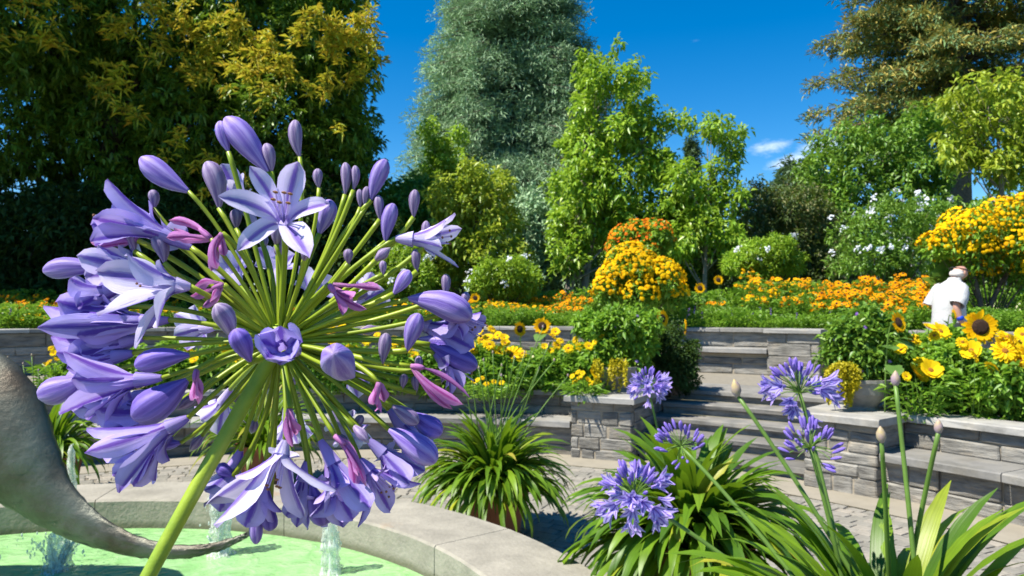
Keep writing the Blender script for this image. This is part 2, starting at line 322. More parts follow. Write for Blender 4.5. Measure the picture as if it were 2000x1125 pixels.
def strap_mat():
    m, t, o = newmat('strap_leaf'); tcn = nd(t, 'ShaderNodeTexCoord'); rnd = nd(t, 'ShaderNodeObjectInfo').outputs['Random']
    mpn = nd(t, 'ShaderNodeMapping', {0: tcn.outputs['Object'], 'Scale': (1.5, 150, 1.5)}); n1 = nd(t, 'ShaderNodeTexNoise', {'Vector': mpn.outputs[0], 'Scale': 1.0, 'Detail': 3}); n2 = nd(t, 'ShaderNodeTexNoise', {'Vector': tcn.outputs['Object'], 'Scale': 5, 'Detail': 4})
    col = ramp(t, rnd, [(0, (0.055, 0.13, 0.010)), (0.45, (0.10, 0.20, 0.012)), (0.9, (0.17, 0.28, 0.016)), (0.97, (0.34, 0.34, 0.03)), (1, (0.36, 0.30, 0.06))])
    f = nd(t, 'ShaderNodeMath', {0: nd(t, 'ShaderNodeMapRange', {0: n1.outputs[0], 1: .3, 2: .7, 3: .78, 4: 1.2}).outputs[0], 1: nd(t, 'ShaderNodeMapRange', {0: n2.outputs[0], 1: .3, 2: .7, 3: .75, 4: 1.25}).outputs[0]}, operation='MULTIPLY').outputs[0]
    col = nd(t, 'ShaderNodeHueSaturation', {'Color': col, 'Value': f}).outputs[0]
    b = nd(t, 'ShaderNodeBsdfPrincipled', {'Base Color': col, 'Roughness': 0.4, 'Specular IOR Level': 0.35})
    t.links.new(nd(t, 'ShaderNodeBump', {'Height': n1.outputs[0], 'Strength': 0.25, 'Distance': 0.004}).outputs[0], b.inputs['Normal'])
    tr = nd(t, 'ShaderNodeBsdfTranslucent', {'Color': nd(t, 'ShaderNodeMixRGB', {0: 0.6, 1: col, 2: (0.26, 0.42, 0.015, 1)}).outputs[0]})
    t.links.new(nd(t, 'ShaderNodeMixShader', {0: 0.33, 1: b.outputs[0], 2: tr.outputs[0]}).outputs[0], o.inputs[0]); return m
M['strap'] = strap_mat()
M['petal'] = petal_mat('petal', (0.15, 0.08, 0.48), (0.44, 0.37, 0.76), (0.27, 0.16, 0.60), .38, .5)
M['petal_lt'] = petal_mat('petal_light', (0.22, 0.15, 0.58), (0.60, 0.56, 0.84), (0.44, 0.36, 0.72), .38, .5)
M['petal_pink'] = petal_mat('wilted_petal', (0.38, 0.06, 0.32), (0.52, 0.20, 0.52), (0.6, 0.3, 0.5), 0.35)
M['bud_grey'] = bud_mat('bud_grey', (0.36, 0.29, 0.44), (0.12, 0.075, 0.22), (0.42, 0.38, 0.36))
M['bud'] = bud_mat('bud_violet', (0.38, 0.30, 0.66), (0.14, 0.08, 0.42), (0.42, 0.32, 0.55))
M['bud_dark'] = bud_mat('bud_dark', (0.24, 0.17, 0.60), (0.09, 0.05, 0.32), (0.30, 0.20, 0.50))
M['anther'] = plain('anther', (0.25, 0.12, 0.05), 0.7)
M['filament'] = plain('filament', (0.55, 0.48, 0.82), 0.5)
M['spathe'] = plain('spathe_bud', (0.42, 0.34, 0.11), 0.55, var=0.2, scale=40, c2=(0.30, 0.20, 0.34))
# ------------------------------------------------------------------ the sunken plaza and its terraces
CX, CY = -1.5, 2.8                 # centre of the round plaza
def pol(th, R, z=0.0): a = radians(th); return np.array([CX + R * sin(a), CY + R * cos(a), z])
Z1, Z2 = 0.70, 1.36                # middle walk, upper terrace
def ring(name, Ra, Rb, z, mat, a=-180, b=180, n=120, zb=None):
    th = np.linspace(a, b, n + 1); V = []
    for t in th: V += [pol(t, Ra, z), pol(t, Rb, z if zb is None else zb)]
    F = [(2 * i, 2 * i + 2, 2 * i + 3, 2 * i + 1) for i in range(n)]
    F = [f[::-1] for f in F]
    return tag(mesh(name, V, F, mat, loc=(CX, CY, 0)), kind='structure')
def slab(name, parent, a, b, Ra, Rb, z0, z1, mat, gap=0.004, n=3, jit=0.004):
    """curved slab between two angles and radii, edges eased"""
    g = math.degrees(gap / Ra); th = np.linspace(a + g, b - g, n + 1); V = []; e = min(0.012, (z1 - z0) * .25); j = lambda: R0.normal(0, jit)
    for t in th:
        dz = j() * .4
        for R, z in ((Ra + j(), z0), (Ra + j(), z1 - e), (Ra + e + j(), z1 + dz), (Rb - e, z1 + dz), (Rb, z1 - e), (Rb, z0)): V.append(pol(t, R, z))
    k = 6; F = [(i * k + q, i * k + (q + 1) % k, (i + 1) * k + (q + 1) % k, (i + 1) * k + q) for i in range(n) for q in range(k)]
    F = [f[::-1] for f in F] + [tuple(range(k)), tuple(n * k + q for q in range(k - 1, -1, -1))]
    c = pol((a + b) / 2, (Ra + Rb) / 2, z0)
    return mesh(name, V, F, mat, parent, loc=c)
def stone(parent, c, tang, L, H, T, rng=R0):
    """one wall stone, its length along tang, centred on c"""
    V, F = cbox((L / 2, T / 2, H / 2), min(0.012, H * .12), 0.004, rng)
    o = link(bpy.data.objects.new('stone', mesh_data('stone', V, F, M['slate'])), parent, c)
    o.rotation_euler = (0, 0, atan2(tang[1], tang[0])); return o
def courses(z0, z1, lo=0.09, hi=0.19):
    zs = [z0]
    while zs[-1] < z1 - 1e-6:
        h = R0.uniform(lo, hi)
        if z1 - zs[-1] - h < lo * .8: h = z1 - zs[-1]
        zs.append(min(z1, zs[-1] + h))
    return zs
def arc_face(parent, a, b, R, z0, z1, lo=.09, hi=.19, lmin=.25, lmax=.85, T=0.14):
    zs = courses(z0, z1, lo, hi)
    for za, zb in zip(zs, zs[1:]):
        arc = radians(b - a) * R; s = -R0.uniform(0, .2)
        while s < arc - 0.05:
            L = R0.uniform(lmin, lmax); e = min(arc, s + L)
            if arc - e < 0.12: e = arc
            s0 = max(0, s)
            if e - s0 > 0.05:
                t = a + math.degrees((s0 + e) / 2 / R); c = pol(t, R + T / 2 + R0.normal(0, .005), (za + zb) / 2)
                stone(parent, c, (cos(radians(t)), -sin(radians(t))), e - s0 - .008, zb - za - .006, T)
            s = e
def flat_face(parent, p, q, inward, z0, z1, lo=.09, hi=.19, lmin=.2, lmax=.5, T=0.12):
    p, q = V3(p)[:2], V3(q)[:2]; D = q - p; Lt = np.linalg.norm(D); D /= Lt; inward = nrm(V3(inward)[:2]); zs = courses(z0, z1, lo, hi)
    for za, zb in zip(zs, zs[1:]):
        s = 0
        while s < Lt - .03:
            e = min(Lt, s + R0.uniform(lmin, lmax))
            if Lt - e < .12: e = Lt
            c = p + D * (s + e) / 2 + inward * (T / 2 + R0.normal(0, .005)); stone(parent, (c[0], c[1], (za + zb) / 2), D, e - s - .008, zb - za - .006, T); s = e
def core(parent, a, b, Ra, Rb, z0, z1):
    n = max(1, int((b - a) / 4)); return slab('core', parent, a, b, Ra, Rb, z0, z1, M['mortar'], 0, n, 0)

ring('ground', 10.9, 900, Z2 - .03, M['grass'], n=96)
ring('flower_bed', 10.75, 15.5, Z2, M['soil'], n=96)
ring('walkway', 8.35, 10.75, Z1, M['gravel'], n=96)
ring('planting_bed', 6.85, 8.30, Z1 - .06, M['soil'], -58, 26.5, 60)
ring('planting_bed', 6.85, 8.30, Z1 - .06, M['soil'], 45.5, 100, 40)
ring('bed_edge', 8.28, 8.37, Z1 + .03, M['slab'], -58, 26.5, 60); ring('bed_edge', 8.28, 8.37, Z1 + .03, M['slab'], 45.5, 100, 40)
ring('pavement_border', 5.72, 6.85, 0.012, M['border'], n=96)
plaza = ring('plaza_pavement', 0.0, 5.74, 0.0, M['joint'], n=96)

FX, FY, FRo, FRi, ZR, ZW = -2.4, 2.4, 3.03, 2.52, 0.45, 0.26      # fountain
# cobbles: the largest in view are pieces of their own, the rest one mass
cob = []
for R in np.arange(1.4, 5.68, 0.118):
    n = int(2 * pi * R / .135)
    for k in range(n):
        th = -180 + (k + .5 * (int(R / .118) % 2)) * 360 / n + R0.normal(0, .1); p = pol(th, R)
        if p[1] < 1.5 or (p[0] - FX) ** 2 + (p[1] - FY) ** 2 < (FRo - .05) ** 2 or abs(p[0]) > p[1] * .8 + .6: continue
        cob.append((th, R, p))
def cobble_v(R, th):
    hx, hy = .0645 + R0.normal(0, .0035), .0575 + R0.normal(0, .003); z = .010 + R0.normal(0, .0015); b = []
    for s, zz in ((1, -.01), (.97, z * .8), (.82, z)):
        for (u, v) in ((-1, -1), (1, -1), (1, 1), (-1, 1)): b.append((u * hx * s + R0.normal(0, .003), v * hy * s + R0.normal(0, .003), zz + R0.normal(0, .001)))
    return np.array(b)
CF = [(8, 9, 10, 11)] + [(i * 4 + j, i * 4 + (j + 1) % 4, (i + 1) * 4 + (j + 1) % 4, (i + 1) * 4 + j) for i in range(2) for j in range(4)]
def inview(p):
    px, py = 1000 + F_PX * p[0] / p[1], HZ + F_PX * CAM_H / p[1]; return 1040 < px < 2030 and py < 1135
cob.sort(key=lambda c: (0 if inview(c[2]) else 1, c[2][1]))
variants = [mesh_data('cobble', cobble_v(0, 0), CF, M['cobble']) for _ in range(12)]
rest = MB()
for i, (th, R, p) in enumerate(cob):
    a = -radians(th) + R0.normal(0, .06)
    if i < 290: inst('cobble', variants[i % 12], plaza, p, (0, 0, a))
    else:
        v = cobble_v(R, th); c, s = cos(a), sin(a); v = np.c_[v[:, 0] * c - v[:, 1] * s, v[:, 0] * s + v[:, 1] * c, v[:, 2]] + p; rest.add(v, CF)
rest.build('cobbles', M['cobble'], plaza, kind='stuff')

# lower ring wall with built-in bench
ZC = 0.73
def bench_wall(label, a, b, step):
    w = thing('bench_wall', label, 'wall', pol((a + b) / 2, 6.6, 0))
    core(w, a, b, 6.305, 6.80, 0, .34); core(w, a, b, 6.69, 6.95, .34, ZC - .06)
    arc_face(w, a, b, 6.27, 0, .35, .08, .2, T=.12); arc_face(w, a, b, 6.66, .42, ZC - .065, .1, .16, .3, .8, T=.11)
    n = max(1, round((b - a) / step)); th = np.linspace(a, b, n + 1)
    for t0, t1 in zip(th, th[1:]):
        slab('bench_slab', w, t0, t1, 6.16, 6.72, .35, .42, M['slab'])
        slab('cap_slab', w, t0, t1, 6.60, 7.0, ZC - .065, ZC, M['slab'])
    return w
bench_wall('grey stone bench wall with flower bed, running from the steps behind the potted plants', -46, 20.6, 8.3)
bench_wall('grey stone bench wall under the big sunflower', 51.1, 88, 9.2)
def pillar(label, a, b, sa, sb):
    """end block of a wall; sa..sb is the stair cheek wall that runs back from it"""
    w = thing('wall_pillar', label, 'pillar', pol((a + b) / 2, 6.5, 0)); zt = ZC - .065
    core(w, a + .25, b - .25, 6.17, 7.05, 0, zt); core(w, sa + .4, sb - .4, 7.05, 8.3, 0, zt)
    arc_face(w, a, b, 6.15, 0, zt, .09, .17, .16, .45, .12)
    for t, s in ((a, 1), (b, -1)):
        tg = V3((cos(radians(t)), -sin(radians(t)), 0)) * s
        R1 = 8.3 if (t == sb or t == sa) else 6.75
        flat_face(w, pol(t, 6.28), pol(t, R1), tg, 0, zt, .09, .17, .2, .55, .06)
    slab('cap_slab', w, a - .55, b + .55, 6.06, 7.1, zt, ZC + .004, M['slab'], 0, 2)
    for q in range(2): slab('cap_slab', w, sa - .2, sb + .3, 7.105 + q * .62, 7.72 + q * .62, zt, ZC, M['slab'], 0, 2)
    return w
pillar('stone pillar left of the steps below the trailing yellow plant and dark green bush', 20.7, 27.4, 24.5, 27.4)
pillar('stone pillar right of the steps carrying the urn with trailing yellow foliage', 44.6, 51.0, 44.6, 47.4)
st = thing('stone_steps', 'grey stone steps with five treads leading up to the walk', 'steps', pol(36, 6.5, 0))
for k in range(5):
    Ra = 6.32 + k * .33; z = .14 * (k + 1)
    slab('riser', st, 27.5, 44.5, Ra + .06, Ra + .33 + (.6 if k == 4 else .06), z - .14 if k else 0, z - .055, M['slate'], 0.002, 4, 0)
    slab('tread', st, 27.5, 44.5, Ra, Ra + .375 + (.55 if k == 4 else 0), z - .055, z + (.003 if k == 4 else 0), M['tread'], 0.003, 4, .005)

# upper wall
def ray_th(px, R):
    k = (px - 1000) / F_PX; A = 1 + k * k; B = -2 * (k * CX + CY); C = CX * CX + CY * CY - R * R
    d = (-B + sqrt(B * B - 4 * A * C)) / (2 * A); return math.degrees(atan2(k * d - CX, d - CY)), d
uw = thing('terrace_wall', 'long grey slate terrace wall holding up the orange and yellow flower beds', 'wall', pol(0, 10.6, Z1))
RU, ZU = 10.55, Z2 + .06
t0, t1, t2, t3 = ray_th(1290, RU)[0], ray_th(1508, RU)[0], ray_th(1612, RU)[0], 64
core(uw, -50, t3, RU + .045, RU + .32, Z1, ZU - .06)
arc_face(uw, -50, t0, RU, Z1, ZU - .06, .12, .22, .4, 1.0, .13)
arc_face(uw, t2, t3, RU, Z1, ZU - .06, .12, .22, .4, 1.0, .13)
arc_face(uw, t0, t1, RU + .02, Z1 + .42, ZU - .06, .1, .2, .4, .9, .1)
arc_face(uw, t0, t1, RU - .26, Z1, Z1 + .26, .1, .16, .3, .8, .12)
arc_face(uw, t1, t2, RU - .34, Z1, ZU - .06, .1, .2, .35, .8, .12)
core(uw, t1 + .1, t2 - .1, RU - .315, RU + .04, Z1, ZU - .06); core(uw, t0, t1, RU - .235, RU + .1, Z1, Z1 + .33)
slab('bench_slab', uw, t0, t1, RU - .38, RU + .02, Z1 + .34, Z1 + .415, M['slab'], 0, 4)
for a_, b_ in zip(np.linspace(-50, t3, 23), np.linspace(-50, t3, 23)[1:]): slab('cap_slab', uw, a_, b_, RU - .06, RU + .36, ZU - .06, ZU, M['slab'])
slab('cap_slab', uw, t1 - .2, t2 + .2, RU - .42, RU - .062, ZU - .06, ZU, M['slab'], 0, 2)

# ------------------------------------------------------------------ fountain
fb = thing('fountain_basin', 'round pale concrete fountain basin with green water and rust stained rim', 'fountain', (FX, FY, 0))
def fslab(name, a, b, Ra, Rb, z0, z1, mat, n=6):
    global CX, CY
    s = CX, CY; CX, CY = FX, FY; o = slab(name, fb, a, b, Ra, Rb, z0, z1, mat, .003, n, .0015); CX, CY = s; return o
for k in range(12): fslab('rim_segment', -180 + k * 30 + 22, -150 + k * 30 + 22, FRi, FRo, 0, ZR, M['rim'], 10)
s_ = CX, CY; CX, CY = FX, FY
wt = ring('water', 0.0, FRi + .02, ZW, M['water'], n=64); CX, CY = s_
def lump(c, r, n, rng, squash=1.0):
    a = rng.uniform(.6, 1, 3) * r; V = []
    for v in nrm(rng.normal(size=(n, 3))): V.append(c + v * a)
    return V
def jet(label, px, d, ytop, w0, w1, lean=0.0, seed=0, spread=0.0, kind='smooth'):
    rng = np.random.default_rng(seed); base = P(px, HZ + F_PX * (CAM_H - ZW) / d, d); zt = CAM_H - (ytop - HZ) / F_PX * d; H = zt - ZW
    t = thing('water_jet', label, 'water jet', base); mb = MB(); k = 26; n = 16
    zz = np.linspace(-.02, H, k); u = np.clip(zz / H, 0, 1); m = d / F_PX
    r = (w0 * (1 - u) + w1 * u) * m / 2 * (1 + .07 * rng.normal(size=k)); r[-1] *= .25; r[-2] *= .6; r[:3] *= np.array([2.0, 1.5, 1.2])
    pts = np.c_[base[0] + lean * u * H + np.cumsum(rng.normal(0, .0012, k)), base[1] + np.cumsum(rng.normal(0, .0012, k)), base[2] + zz]
    V, F, uv = tube(pts, r, n); ax_ = np.c_[pts[:, 0], pts[:, 1], pts[:, 2]].repeat(n, 0); st_ = np.tile(1 + .22 * rng.normal(size=n), k)[:, None] + .10 * rng.normal(size=(len(V), 1)); V = ax_ + (V - ax_) * (st_, st_, 1)[0]; mb.add(V, F)
    mb.build('water_column', M['foam'], t, smooth=True)
    dr = MB()
    for q in range(160 if spread else 70):
        h = rng.uniform(0, 1); c = base + V3((lean * h * H + rng.normal(0, .03 + spread * h), rng.normal(0, .03 + spread * h * .6), h * H * rng.uniform(.5, 1.12)))
        V, F = lathe([(1e-4, -1), (.7, -.7), (1, 0), (.7, .7), (1e-4, 1)], 6); s = rng.uniform(.0015, .007 if spread else .0045); dr.add(V * (s, s, s * rng.uniform(1, 2.5)) + c, F)
    for q in range(int(spread * 120)):      # ragged sheets of the splash
        a = rng.uniform(0, 2 * pi); v = V3((cos(a) * spread * rng.uniform(.6, 1.6), sin(a) * spread * .6, rng.uniform(.5, 1.0) * H)); p1 = base + v * .5 + V3((0, 0, .03))
        V, F, uv = tube(bez(base, p1, base + v, 9), np.linspace(.018, .003, 9) * rng.uniform(.6, 1.3), 6); dr.add(V + rng.normal(0, .003, V.shape), F)
    dr.build('droplets', M['foam'], t, smooth=True, kind='stuff')
jet('low splashing water jet beneath the metal sculpture', 113, 4.12, 1035, 46, 26, .02, 1, .10)
jet('tall foaming water jet behind the sculpture tip', 432, 4.40, 925, 34, 40, 0, 2, .02)
jet('slim water jet standing clear of the metal sculpture', 645, 4.08, 962, 34, 24, 0, 3)
jet('thin pointed water jet behind the broad sculpture blade', 140, 4.62, 868, 34, 12, 0, 4)

# metal sculpture: broad blade that sweeps down into a thin rising tip
sc_ = thing('metal_sculpture', 'weathered grey metal sculpture curving down to a thin upturned tip over the water', 'sculpture', P(-260, 1187, 3.75) * (1, 1, 0) + V3((0, 0, ZW - .05)))
spine = [(-330, 1300, 55, 4.0), (-300, 1150, 90, 3.95), (-240, 990, 125, 3.9), (-160, 860, 138, 3.85), (-85, 800, 135, 3.8), (-20, 835, 122, 3.75), (38, 905, 88, 3.7), (92, 968, 58, 3.66), (150, 1016, 40, 3.62), (215, 1050, 27, 3.58), (285, 1072, 18.5, 3.55), (350, 1078, 13.5, 3.53), (415, 1070, 9.5, 3.52), (460, 1055, 6.5, 3.52), (492, 1040, 3, 3.52)]
SP = np.array([P(x, y, d) for x, y, h, d in spine]); hw = np.array([h * d / F_PX for x, y, h, d in spine])
tt = np.arange(len(SP)); tf = np.linspace(0, len(SP) - 1, 90)
def smooth_interp(y):
    y = np.asarray(y, float); out = []
    for t in tf:
        i = min(int(t), len(y) - 2); f = t - i; p0, p1, p2, p3 = y[max(0, i - 1)], y[i], y[i + 1], y[min(len(y) - 1, i + 2)]
        out.append(.5 * ((2 * p1) + (-p0 + p2) * f + (2 * p0 - 5 * p1 + 4 * p2 - p3) * f * f + (-p0 + 3 * p1 - 3 * p2 + p3) * f ** 3))
    return np.array(out)
SPf, hf = smooth_interp(SP), np.maximum(smooth_interp(hw), .004)
T_ = nrm(np.gradient(SPf, axis=0)); Yv = V3((0, 1, 0)); B_ = nrm(np.cross(T_, Yv)); N_ = np.cross(B_, T_)
n = 28; a = np.linspace(0, 2 * pi, n, endpoint=False); ca, sa = np.cos(a), np.sin(a)
prof = np.sign(ca) * np.abs(ca) ** .9, np.sign(sa) * np.abs(sa) ** 1.25      # lens section with a crisp edge
thick = np.minimum(hf * .42, .17) * (1 + .25 * np.sin(tf * 1.3)) + .004
Vs = SPf[:, None] + hf[:, None, None] * prof[0][None, :, None] * B_[:, None] + thick[:, None, None] * prof[1][None, :, None] * N_[:, None]
Vs += R0.normal(0, .0025, Vs.shape)
Fs = [(i * n + j, i * n + (j + 1) % n, (i + 1) * n + (j + 1) % n, (i + 1) * n + j) for i in range(89) for j in range(n)] + [tuple(range(n - 1, -1, -1)), tuple(89 * n + j for j in range(n))]
mesh('blade', Vs.reshape(-1, 3), Fs, M['bronze'], sc_, smooth=True)
# ------------------------------------------------------------------ foliage helpers
def leaf_arrays(Pt, D, U, L, Wd, fold=.3, droop=.15):
    D = nrm(D); S = nrm(np.cross(D, U)); N = np.cross(S, D); L = np.broadcast_to(L, len(Pt))[:, None]; Wd = np.broadcast_to(Wd, len(Pt))[:, None]
    mid = Pt + D * L * .45 + N * Wd * .1; tip = Pt + D * L; tip[:, 2] -= (L * droop)[:, 0]
    V = np.stack([Pt, mid + S * Wd / 2 + N * fold * Wd / 2, tip, mid - S * Wd / 2 + N * fold * Wd / 2], 1).reshape(-1, 3)
    b = np.arange(len(Pt)) * 4; F = np.concatenate([np.stack([b, b + 3, b + 2], 1), np.stack([b, b + 2, b + 1], 1)])
    return V, F
def rdir(rng, n): return nrm(rng.normal(size=(n, 3)))
def tufts(rng, C, O, k, L, Wd, up=.0, out=.6, spread=1.0, jitter=.3, droop=.2):
    """k leaves from every tuft centre C, biased along O (outward)"""
    n = len(C); Ci = np.repeat(C, k, 0); Oi = np.repeat(O, k, 0); D = rdir(rng, n * k) * spread + Oi * out + V3((0, 0, up))
    Pt = Ci + rdir(rng, n * k) * (L * jitter); U = rdir(rng, n * k) * .55 + V3((0, 0, 1)) + Oi * .35
    return leaf_arrays(Pt, D, U, L * rng.uniform(.5, 1.35, n * k), Wd * rng.uniform(.55, 1.3, n * k), .3, droop)
def blob_points(rng, blobs, n, shell=.45, rough=.3, flat=1.0):
    """points in the shells of uneven lumps; blobs: (centre, radius)"""
    C = np.array([b[0] for b in blobs]); R = np.array([b[1] for b in blobs]); w = R ** 2; idx = rng.choice(len(R), n, p=w / w.sum())
    D = rdir(rng, n); lob = nrm(rng.normal(size=(len(R), 14, 3))); la = rng.uniform(.3, 1, (len(R), 14))
    k = np.einsum('nij,nj->ni', lob[idx], D); amp = (np.clip(k, 0, 1) ** 10 * la[idx]).max(1)
    rf = (1 - rough + rough * 1.5 * amp) * (1 - shell * rng.uniform(0, 1, n) ** 1.6)
    Pt = C[idx] + D * (R[idx] * rf)[:, None] * V3((1, 1, flat))
    keep = np.ones(n, bool)
    for c, r in zip(C, R):
        inside = np.linalg.norm((Pt - c) / V3((1, 1, flat)), axis=1) < r * .5; keep &= ~(inside & (rng.uniform(size=n) < .75))
    return Pt[keep], nrm(D[keep])
def px_blobs(lst, d, rng, depth=.7, back=True):
    """photo-plane lumps placed at distance d, spread in depth by their place in the crown"""
    out = []; xs = [b[0] for b in lst]; cxm = (min(xs) + max(xs)) / 2; half = max(1, (max(xs) - min(xs)) / 2 + 20)
    for b in lst:
        r = b[2] * d / F_PX; prof = sqrt(max(.15, 1 - ((b[0] - cxm) / half) ** 2)); amp = half * d / F_PX * depth * prof
        o = b[3] if len(b) > 3 else rng.uniform(-.55, .05); c = P(b[0], b[1], d); out.append((c + V3((0, o * amp, 0)), r))
        if back and amp > r * .5: out.append((c + V3((rng.normal(0, r * .3), amp * rng.uniform(.35, .8), rng.normal(0, r * .3))), r * rng.uniform(.8, 1)))
    return out
def limbs(rng, base, top, r0, targets, n=8):
    mb = MB(); base, top = V3(base), V3(top); k = 9
    pts = bez(base, (base + top) / 2 + rng.normal(0, .04, 3) * np.linalg.norm(top - base), top, k); mb.add(*(lambda v: (v[0], v[1]))(tube(pts, np.linspace(r0, r0 * .35, k) * (1 + .5 * (np.arange(k) == 0)), 10)))
    for c in targets:
        i = int(np.clip(rng.uniform(.3, .95) * k, 2, k - 1)); hgt = np.clip((c[2] - base[2]) / max(.1, top[2] - base[2]) - .25, .2, 1); i = int(np.clip(hgt * (k - 1), 1, k - 1)); s = pts[i]
        e = V3(c); m = (s + e) / 2 + V3((0, 0, -.08 * np.linalg.norm(e - s))) + rng.normal(0, .06, 3) * np.linalg.norm(e - s)
        rr = r0 * (1 - .65 * i / k) * .45; q = bez(s, m, e, 7); v, f, _ = tube(q, np.linspace(rr, rr * .2, 7), 6); mb.add(v, f)
        for _ in range(2):
            j = rng.integers(3, 6); e2 = q[j] + rdir(rng, 1)[0] * min(1.0, np.linalg.norm(e - s) * .2); v, f, _ = tube(bez(q[j], (q[j] + e2) / 2 + rng.normal(0, .05, 3), e2, 5), np.linspace(rr * .4, rr * .1, 5), 5); mb.add(v, f)
    return mb
def tree(name, label, cat, base_px, d, lst, mat, nt_=3000, k=8, L=.16, Wd=.06, trunk=.18, bark='bark', seed=1, top=None, depth=.7, up=-.15, out=.5, shell=.5, rough=.35, base_z=None, stems=1, group=None, jitter=.6, droop=.2, flat=1.0):
    rng = np.random.default_rng(seed); bl = px_blobs(lst, d, rng, depth); z0 = Z2 - .05 if base_z is None else base_z
    b = V3(((base_px - 1000) / F_PX * d, d, z0)); t = thing(name, label, cat, b, group)
    zz_ = [c[2] for c, r in bl]; tz_ = (np.mean(zz_) * .6 + max(zz_) * .4) if top is None else top; mid = np.mean([c for c, r in bl], 0); mb = MB()
    for s in range(stems):
        off = V3((0, 0, 0)) if stems == 1 else V3((rng.normal(0, .22), rng.normal(0, .15), 0)); sub = [c for i, (c, r) in enumerate(bl) if i % stems == s]
        m2 = limbs(rng, b + off, V3((b[0] * .3 + mid[0] * .7 + off[0] * 1.5, d, z0 + (tz_ - z0) * .85)), trunk, sub)
        mb.add(np.vstack(m2.V), m2.F)
    mb.build('trunk', M[bark], t, smooth=True)
    C, O = blob_points(rng, bl, nt_, shell, rough, flat); V, F = tufts(rng, C, O, k, L, Wd, up, out, 1.0, jitter, droop)
    mesh('crown', V, F, mat, t); return t, bl, rng
def blossom_mesh(name, C, O, r, mat, rng, n=6):
    """little domed flower heads in one mesh"""
    m = len(C); O = nrm(O); A = nrm(np.cross(O, rdir(rng, m))); B = np.cross(O, A); r = np.broadcast_to(r, m)[:, None]; Vs = [C + O * r * .55]
    for i in range(n):
        a_ = 2 * pi * i / n; rr = r * rng.uniform(.75, 1.15, (m, 1)); Vs.append(C + (A * cos(a_) + B * sin(a_)) * rr - O * r * .1)
    V = np.stack(Vs, 1).reshape(-1, 3); b = np.arange(m) * (n + 1)
    F = np.concatenate([np.stack([b, b + 1 + i, b + 1 + (i + 1) % n], 1) for i in range(n)]); return V, F

M['chest'] = leaf_mat('chestnut_leaf', [(0.087, 0.175, 0.020), (0.133, 0.250, 0.023), (0.205, 0.325, 0.028)], .42, .3, .45)
M['catkin'] = leaf_mat('catkin_shoot', [(0.26, 0.38, 0.02), (0.52, 0.56, 0.04), (0.68, 0.60, 0.05), (0.60, 0.42, 0.04)], .5, .3, .35, (.5, .42, .05))
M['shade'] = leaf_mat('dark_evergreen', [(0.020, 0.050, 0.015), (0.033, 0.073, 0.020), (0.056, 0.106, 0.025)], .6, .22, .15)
M['cedar'] = leaf_mat('blue_cedar', [(0.217, 0.353, 0.205), (0.325, 0.486, 0.276), (0.435, 0.608, 0.339)], .6, .15, .3, (.16, .24, .14))
M['lime'] = leaf_mat('fresh_leaf', [(0.175, 0.335, 0.030), (0.262, 0.433, 0.034), (0.394, 0.532, 0.053)], .36, .4, .5, (.30, .46, .03))
M['lime2'] = leaf_mat('yellow_green_leaf', [(0.204, 0.323, 0.030), (0.327, 0.435, 0.038), (0.470, 0.511, 0.060)], .4, .4, .45, (.36, .45, .03))
M['mid'] = leaf_mat('mid_green_leaf', [(0.105, 0.232, 0.032), (0.157, 0.310, 0.040), (0.230, 0.386, 0.048)], .4, .33, .45)
M['oliv'] = leaf_mat('olive_hedge', [(0.070, 0.119, 0.035), (0.112, 0.154, 0.049), (0.182, 0.140, 0.056)], .5, .25, .35)
M['redw'] = leaf_mat('redwood_spray', [(0.095, 0.205, 0.097), (0.157, 0.278, 0.097), (0.347, 0.314, 0.068), (0.470, 0.362, 0.077)], .6, .2, .3, (.25, .2, .05))
M['dkcon'] = leaf_mat('dark_conifer', [(0.070, 0.126, 0.070), (0.112, 0.182, 0.098)], .6, .15, .3)
M['bedleaf'] = leaf_mat('bed_leaf', [(0.121, 0.269, 0.028), (0.190, 0.365, 0.034), (0.275, 0.458, 0.055)], .42, .38, .4, (.28, .48, .03))
M['bigleaf'] = leaf_mat('broad_leaf', [(0.104, 0.208, 0.046), (0.156, 0.286, 0.065)], .45, .35, .4, (.28, .48, .05), island=False)
M['yel'] = leaf_mat('yellow_petal', [(0.800, 0.446, 0.003), (0.840, 0.524, 0.004), (0.800, 0.369, 0.003)], .7, .25, .08, (.85, .5, .01))
M['gold'] = leaf_mat('golden_petal', [(0.780, 0.313, 0.003), (0.800, 0.386, 0.003), (0.740, 0.239, 0.002)], .7, .25, .08, (.85, .4, .01))
M['lemon'] = leaf_mat('lemon_petal', [(0.820, 0.582, 0.006), (0.800, 0.533, 0.012), (0.780, 0.621, 0.008)], .7, .28, .08, (.85, .6, .02))
M['oran'] = leaf_mat('orange_petal', [(0.78, 0.20, 0.01), (0.80, 0.30, 0.01), (0.70, 0.10, 0.01)], .7, .25, .08, (.8, .25, .01))
M['trail'] = leaf_mat('gold_trailing_leaf', [(0.50, 0.44, 0.01), (0.60, 0.50, 0.02), (0.42, 0.38, 0.015)], .5, .3, .3, (.6, .55, .02))
M['white'] = leaf_mat('pale_blue_petal', [(0.72, 0.76, 0.86), (0.80, 0.82, 0.88)], .5, .3, .25, (.7, .75, .85))
M['cream'] = leaf_mat('cream_petal', [(0.75, 0.70, 0.35), (0.78, 0.74, 0.45)], .5, .3, .25, (.7, .7, .4))
M['viol'] = leaf_mat('violet_floret', [(0.22, 0.10, 0.45), (0.30, 0.22, 0.55)], .5, .3, .25, (.3, .2, .6))
M['cone'] = plain('flower_cone', (0.05, 0.022, 0.01), .9, var=.25, scale=60, bump=.8, bscale=150)
M['cone2'] = plain('gold_cone', (0.35, 0.13, 0.01), .9, var=.25, scale=60)

